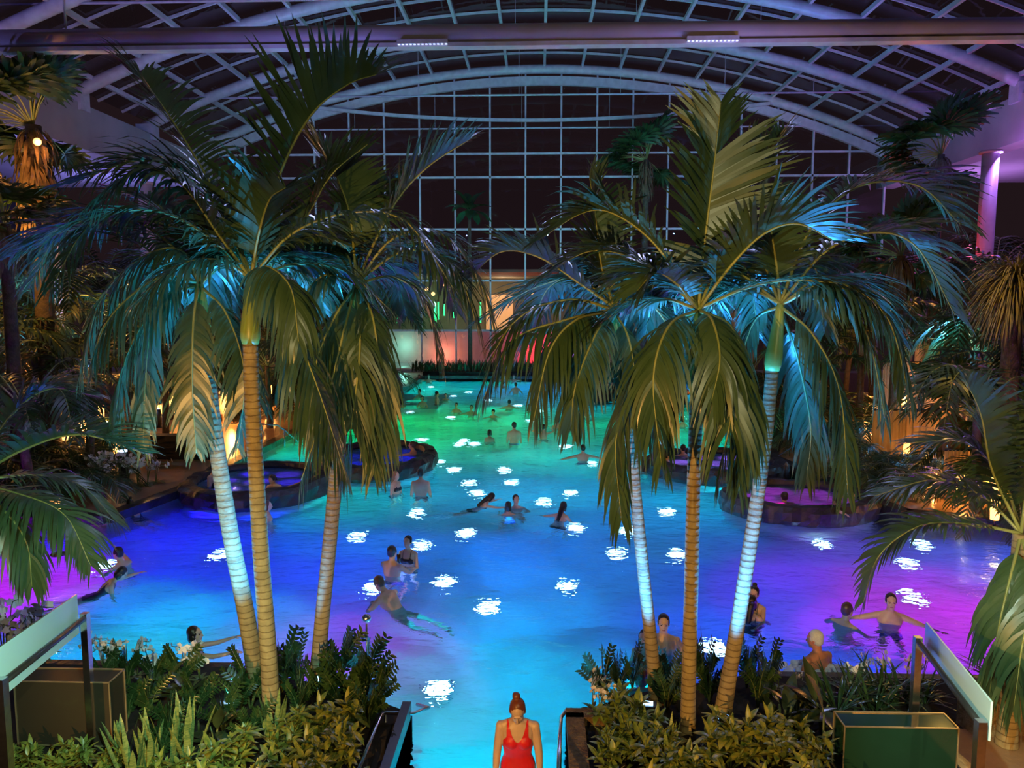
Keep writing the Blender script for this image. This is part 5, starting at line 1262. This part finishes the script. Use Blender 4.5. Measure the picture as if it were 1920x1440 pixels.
person(1243, 1222, 1151, 172, 'man facing the camera just right of the slim left leaning trunk', 'm', arms=('water', 'water'), hair=('short', 'dark'), suit=('trunks', 'blue'), H=1.84)
person(1208, 1238, 1180, 150, 'bather mostly hidden behind the slim left leaning trunk on the right', 'f', arms=('down', 'down'), hair=('long', 'dark'), suit=('one', 'black'))
person(1203, 1290, 1253, 10, 'bather with reddish hair close behind the shrubs of the right bed', 'f', arms=('water', 'water'), hair=('bob', 'red'))
person(1413, 1152, 1099, 150, 'woman with a high hair knot embracing another bather beside the right leaning trunk', 'f', arms=('fwd', 'fwd'), hair=('bun', 'dark'), suit=('bikini', 'black'))
person(1404, 1163, 1121, -30, 'dark haired bather held by the woman with the hair knot beside the right leaning trunk', 'f', arms=('fold', 'fold'), lean=10, hair=('long', 'dark'), suit=('one', 'black'))
person(1577, 1172, 1133, -55, 'short haired bather turned right towards the man with spread arms, purple water', 'm', arms=('water', 'water'), lean=10, hair=('short', 'brown'))
person(1668, 1165, 1112, 165, 'man with dark hair spreading both arms in the magenta water', 'm', arms=(((1, .2, -.3), (.9, .1, -.45)), ((1, .1, -.25), (.95, .1, -.3))), hair=('short', 'dark'), suit=('trunks', 'blue'))
person(1531, 1262, 1182, 28, 'white haired man with a reddish back sitting in the foaming jets', 'm', arms=('down', 'down'), head=(8, 25), skin='red', hair=('short', 'white'), suit=('trunks', 'blue'), H=1.86)
# --- middle distance
person(1093, 863, 833, 5, 'bather seen from behind sitting low in the water left of the right hanging frond', 'm', arms=('out', 'out'), hair=('short', 'dark'), suit=('trunks', 'blue'))
person(1206, 882, 855, -10, 'bather swimming just behind the slim left leaning trunk', 'f', arms=('water', 'water'), hair=('long', 'dark'))
person(918, 828, 805, 0, 'curly haired bather shoulder deep, left one of the row of three in green water', 'f', arms=('down', 'down'), hair=('bob', 'dark'), suit=('bikini', 'black'))
person(964, 830, 791, 0, 'tall man with a bare back, middle one of the row of three in green water', 'm', arms=('down', 'down'), head=(0, 35), hair=('short', 'dark'), suit=('trunks', 'blue'), H=1.86)
person(1019, 823, 796, 0, 'bather lifting both hands to the hair, right end of the row of three', 'f', arms=('hair', 'hair'), lean=8, hair=('short', 'dark'), suit=('bikini', 'black'))
person(1075, 803, 774, 0, 'man seen from behind under the hanging frond right of the three in green water', 'm', arms=('down', 'water'), hair=('short', 'dark'), suit=('trunks', 'blue'))
person(1046, 803, 782, 0, 'bather partly behind the frond tip left of the man seen from behind', 'm', arms=('down', 'down'), hair=('short', 'dark'))
person(925, 783, 767, 175, 'bather with a blue cap reaching right in green water', 'f', arms=('out', 'swimr'), hair=('cap', 'dark'))
person(884, 778, 759, 185, 'bather facing the camera with one arm trailing right, beside a splash', 'm', arms=('water', 'out'), hair=('short', 'dark'))
person(856, 773, 755, 175, 'bather facing the camera left of the one with the trailing arm', 'f', arms=('water', 'water'), hair=('short', 'dark'))
person(955, 766, 749, 0, 'broad shouldered bather seen from behind at the edge of the blue water far back', 'm', arms=('out', 'out'), hair=('short', 'dark'))
person(993, 770, 757, -90, 'bather with long hair in profile right of the broad shouldered one', 'f', arms=('down', 'down'), hair=('long', 'brown'))
person(836, 750, 737, 180, 'bather facing the camera at the end of the submerged ledge, right of the tall one', 'f', arms=('water', 'water'), hair=('short', 'dark'))
person(819, 757, 733, -80, 'tall bather in profile on the submerged ledge', 'm', arms=('down', 'down'), hair=('short', 'dark'), suit=('trunks', 'blue'))
person(787, 748, 729, 150, 'rear bather of the pair on the submerged ledge, face hidden behind the front one', 'm', arms=('fwd', 'fwd'), hair=('short', 'dark'))
person(792, 763, 742, 190, 'front bather of the pair on the submerged ledge', 'f', arms=('fold', 'fold'), hair=('bob', 'dark'))
person(734, 763, 750, 0, 'left one of two dark heads leaning on the ledge edge', 'm', arms=('ledge', 'ledge'), hair=('short', 'dark'))
person(754, 763, 751, 0, 'right one of two dark heads leaning on the ledge edge', 'f', arms=('ledge', 'ledge'), hair=('short', 'dark'))
person(943, 726, 714, -40, 'bather swimming near the far end below the red lamp', 'm', arms=('out', 'back'), hair=('short', 'dark'))
person(967, 738, 717, 0, 'bather partly behind a frond tip near the far end', 'm', arms=('water', 'water'), hair=('short', 'dark'))
for px, lb in ((786, 'left one of two bathers resting at the far left rim'), (804, 'right one of two bathers resting at the far left rim'), (946, 'left one of two bathers resting at the far rim under the red lamp'), (963, 'right one of two bathers resting at the far rim under the red lamp')):
    person(px, 716, 702, 180, lb, 'm', arms=('ledge', 'ledge'), hair=('short', 'dark'))
for px, pw, ph, f, lb, hr in ((1071, 771, 751, 175, 'bather facing the camera in front of the dark bar counter, taller of two', 'short'), (1089, 774, 759, 200, 'bather facing the camera in front of the dark bar counter, lower of two', 'short'),
    (1105, 758, 738, 0, 'bather seen from behind close against the bar counter', 'bob'), (1076, 748, 733, 160, 'bather with long hair at the left end of the bar counter', 'long'), (1097, 742, 721, 60, 'bather with bushy hair bending over the bar counter', 'bob'),
    (1125, 740, 712, 180, 'tall bather behind the bar counter with black hair', 'short'), (1138, 741, 716, 190, 'bather behind the bar counter next to the tall one', 'bob'), (1059, 730, 716, 100, 'bather at the far left of the bar under the frond', 'short'),
    (1073, 718, 706, 90, 'bather farthest back beside the glazed doors', 'short'), (1279, 800, 780, 0, 'bather seen from behind in front of the second bar island', 'bob')):
    person(px, pw, ph, f, lb, 'f' if hr in ('bob', 'long') else 'm', arms=('fwd', 'water'), hair=(hr, 'dark'))
# --- in the whirlpools
WG = dict(water=.3, floor=-.45, group='bathers in the whirlpools')
person(1250, 868, 846, -80, 'dark haired man in profile leaning on the left rim of the purple whirlpool', 'm', legs='kneel', arms=('ledge', 'down'), hair=('short', 'dark'), **WG)
person(1281, 853, 833, 20, 'left one of two dark heads at the rear rim of the purple whirlpool', 'm', arms=('ledge', 'ledge'), hair=('short', 'dark'), **WG)
person(1294, 857, 838, -20, 'right one of two dark heads at the rear rim of the purple whirlpool', 'f', arms=('ledge', 'ledge'), hair=('bob', 'dark'), **WG)
person(1302, 875, 858, 10, 'dark head in the middle of the purple whirlpool beside the golden trunk', 'm', arms=('down', 'down'), hair=('short', 'dark'), **WG)
person(1471, 940, 922, 5, 'dark haired bather seen from behind in the magenta whirlpool', 'm', arms=('down', 'down'), hair=('short', 'dark'), **WG)
person(1506, 902, 884, 160, 'bather lit pink at the rear rim of the magenta whirlpool', 'f', arms=('down', 'ledge'), hair=('short', 'red'), **WG)
person(1570, 952, 928, 35, 'bather laying an arm over the front rim of the magenta whirlpool', 'm', arms=(((.5, -.75, .35), (.35, -.9, .0)), 'ledge'), hair=('short', 'brown'), **WG)
person(1596, 946, 924, 140, 'bather at the right end of the magenta whirlpool lifting a hand', 'f', arms=('down', 'face'), hair=('short', 'fairh'), **WG)
person(516, 914, 887, 185, 'woman in a red bikini leaning her elbows on the rim of the violet whirlpool', 'f', legs='kneel', lean=14, arms=('fold', 'fold'), head=(10, -30), hair=('pony', 'dark'), suit=('bikini', 'red'), **WG)
person(774, 852, 827, 80, 'man resting against the right rim of the deep blue whirlpool', 'm', arms=('ledge', 'down'), hair=('short', 'brown'), **WG)
person(501, 975, 938, -80, 'bather half hidden behind the golden left trunk below the violet whirlpool', 'f', arms=('down', 'water'), hair=('bob', 'brown'))
person(401, 905, 866, -100, 'dark figure sitting on the rim of the violet whirlpool behind the leaning trunk', 'm', legs='sit', arms=('down', 'down'), hair=('short', 'dark'), suit=('one', 'black'), water=.35, floor=.3, group='people beside the pool')
# --- two people in bathrobes on the left terrace
def robe_person(px, pf, ph, face, label):
    p = G(px, pf, .22); Y = p.y; hz = at(px, ph, Y).z; H = min(1.85, max(1.55, hz - .22))
    parts, top = make_person('f', H, arms=('fold', 'down'), vox=.02, hair=('short', 'dark'), faces=False)
    t = thing('person', (p.x, Y, .22 + .90 * H / 1.76), label, 'person', 'people beside the pool', rz=R(face)); s = H / 1.76
    for nm, me in parts: put(nm, me, t)
    mb = MB(); mb.lathe([(.0, -.55), (.24, -.55), (.2, -.2), (.17, .1), (.2, .3), (.22, .45), (.16, .51), (.08, .56)], n=18)
    for sg in (-1, 1): mb.tube([(sg * .17, 0, .46), (sg * .24, .06, .2), (sg * .1, .22, .12)], [.08, .08, .085], 10)
    me = mb.mesh('bathrobe', SUIT['white']); put('bathrobe', me, t, scale=s)
robe_person(407, 788, 722, -60, 'person in a pale bathrobe on the left terrace, left one of two embracing')
robe_person(419, 790, 718, 120, 'person in a pale bathrobe on the left terrace, right one of two embracing')
# drink held by the woman in the black bikini
p = G(766, 1060, 0); t = thing('drink', (p.x - .12, p.y - .36, .17), 'tall dark drink held by the woman in the black bikini', 'drink')
mb = MB(); mb.lathe([(0, 0), (.028, 0), (.036, .16), (0, .16)], n=12); mb.build('tumbler', mat('cola', (.03, .015, .01), None, 5, .1), t)
mb = MB(); mb.tube([(0, 0, .15), (.02, 0, .23)], .005, 6); mb.build('straw', mat('white_petal', (.85, .82, .8)), t)

# ------------------------------------------------------------------ labels that say which one, by the nearest findable thing
def proj(v):
    q = Vector(v) - CAMP; d = q.dot(fwd)
    return 960 + FPX * q.dot(rgt) / d, 720 - FPX * q.dot(upv) / d
POOL_MARKS = [(735,1055,'bare backed man'),(766,1030,'woman in the black bikini'),(752,1118,'swimmer in magenta light'),(742,908,'long haired woman by the rim'),(789,908,'broad backed man'),
 (888,940,'woman swimming right'),(960,950,'pair at the pool centre'),(1045,965,'dark haired woman leaning left'),(1243,1190,'man beside the slim trunk'),(1413,1128,'woman with the hair knot'),(1577,1155,'short haired bather'),
 (1668,1140,'man with spread arms'),(1531,1228,'white haired man'),(1093,850,'bather beside the hanging frond'),(918,818,'curly haired bather'),(964,812,'tall man of the row of three'),(1019,812,'bather with lifted hands'),
 (1075,792,'man under the frond'),(925,776,'bather with the blue cap'),(884,770,'bather trailing one arm'),(955,758,'broad shouldered bather far back'),(836,745,'bather at the ledge end'),(790,748,'pair on the ledge'),
 (744,757,'two heads on the ledge'),(236,1045,'man raising an arm to his face'),(172,1095,'swimmer in the black swimsuit'),(262,955,'bather lying back'),(687,1190,'ball topped post'),(970,1370,'woman in the red swimsuit'),
 (1300,868,'purple whirlpool'),(1505,935,'magenta whirlpool'),(700,858,'deep blue whirlpool'),(485,905,'violet whirlpool'),(440,1050,'bluish left palm trunk'),(492,1080,'golden left palm trunk'),(618,1020,'right leaning trunk of the left trio'),
 (1207,1080,'slim left leaning trunk'),(1296,1080,'golden right palm trunk'),(1395,1100,'right leaning trunk of the right trio')]
BED_MARKS = [(510,1350,'golden left palm trunk'),(485,1295,'bluish left palm trunk'),(593,1280,'right leaning left trunk'),(115,1335,'bronze glass box'),(385,1335,'curled ribbed leaf'),(700,1380,'bent handrail of the steps'),(372,1215,'woman stretching both arms'),
 (1055,1380,'chrome handrail seen end on'),(1231,1312,'slim left leaning trunk'),(1289,1385,'golden right palm trunk'),(1354,1338,'right leaning trunk'),(1690,1400,'green glass box'),(1531,1235,'white haired man'),(1790,1250,'right stair balustrade'),(80,1190,'left stair balustrade'),
 (432,1322,'green blue spotlight'),(1080,1360,'brown stone step wall'),(740,1390,'dark step wall'),(1900,1120,'arching palm at the right edge'),(1545,1340,'pale ribbed leaf'),(1243,1200,'man beside the slim trunk'),(1880,1370,'low ochre stone wall')]
BANK_MARKS = [(324,865,'black planter wall'),(222,880,'bollard behind the orchids'),(294,775,'farther bollard'),(235,800,'pair of wooden posts'),(413,755,'two people in bathrobes'),(1690,800,'left tall curtain'),(1770,800,'right tall curtain'),(1720,855,'low curtain screen'),
 (1825,870,'short curtain'),(1890,640,'shaggy grass tree'),(1480,840,'bent handrail on the right'),(104,580,'short pale column'),(485,905,'violet whirlpool'),(60,905,'arching palm at the left edge')]
def relabel(names, desc, marks, dz=0.0):
    items = [o for o in sc.objects if o.parent is None and re.sub(r'\.\d+$', '', o.name) in names and (not callable(desc) or desc(o))]
    P_ = {o.name: proj(o.location + Vector((0, 0, dz))) for o in items}; opts = {}
    by_desc = {}
    for o in items: by_desc.setdefault(desc(o) if callable(desc) else desc, []).append(o)
    by_desc.pop(None, None)
    for ds, grp in by_desc.items():
        opts = {}
        for mx, my, nm in marks:
            best = {}
            for o in grp:
                x, y = P_[o.name]; dx, dy = x - mx, (y - my) * 1.6
                rel = ('left of' if dx < 0 else 'right of') if abs(dx) > abs(dy) else ('behind' if dy < 0 else 'in front of')
                d = math.hypot(dx, dy)
                if rel not in best or d < best[rel][0]: best[rel] = (d, o.name)
            for rel, (d, on) in best.items():
                if d < 260: opts.setdefault(on, []).append((d, '%s just %s the %s' % (ds, rel, nm)))
        for o in grp:
            if o.name in opts: o['label'] = min(opts[o.name])[1]
import re
relabel({'underwater_lamp'}, 'white lamp on the pool floor', POOL_MARKS)
relabel({'lantern'}, 'warm glowing lantern', BANK_MARKS, 1.2)
SD = {'zz_plant': 'dark glossy shrub', 'croton_shrub': 'yellow variegated shrub', 'lime_shrub': 'yellow green leafy plant', 'snake_plant': 'upright striped plant', 'rubber_plant': 'broad leaved plant', 'lily_clump': 'narrow leaved clump', 'orchid': 'pale orchid'}
relabel(set(SD), lambda o: SD.get(re.sub(r'\.\d+$', '', o.name)) if o.location.y < 12 else None, BED_MARKS, .2)
relabel({'orchid'}, lambda o: 'pink white bank orchid' if o.location.y > 12 else None, BANK_MARKS, .3)
ORD = ['first', 'second', 'third', 'fourth', 'fifth', 'sixth', 'seventh', 'eighth', 'ninth', 'tenth', 'eleventh', 'twelfth']
def by_order(name, group, desc):
    its = sorted([o for o in sc.objects if o.parent is None and o.name.startswith(name) and o.get('group') == group], key=lambda o: proj(o.location)[0])
    for o, w_ in zip(its, ORD): o['label'] = desc % w_
bpy.context.view_layer.update()
by_order('neon_tube', 'green neon tubes behind the glass wall', '%s green neon tube from the left behind the glass end wall')
by_order('pendant_lamp', 'amber pendants behind the glass wall', '%s amber pendant lamp from the left behind the glass end wall')
by_order('red_lamp', 'red lamps of the right terrace', '%s small red lamp from the left on the high right terrace')
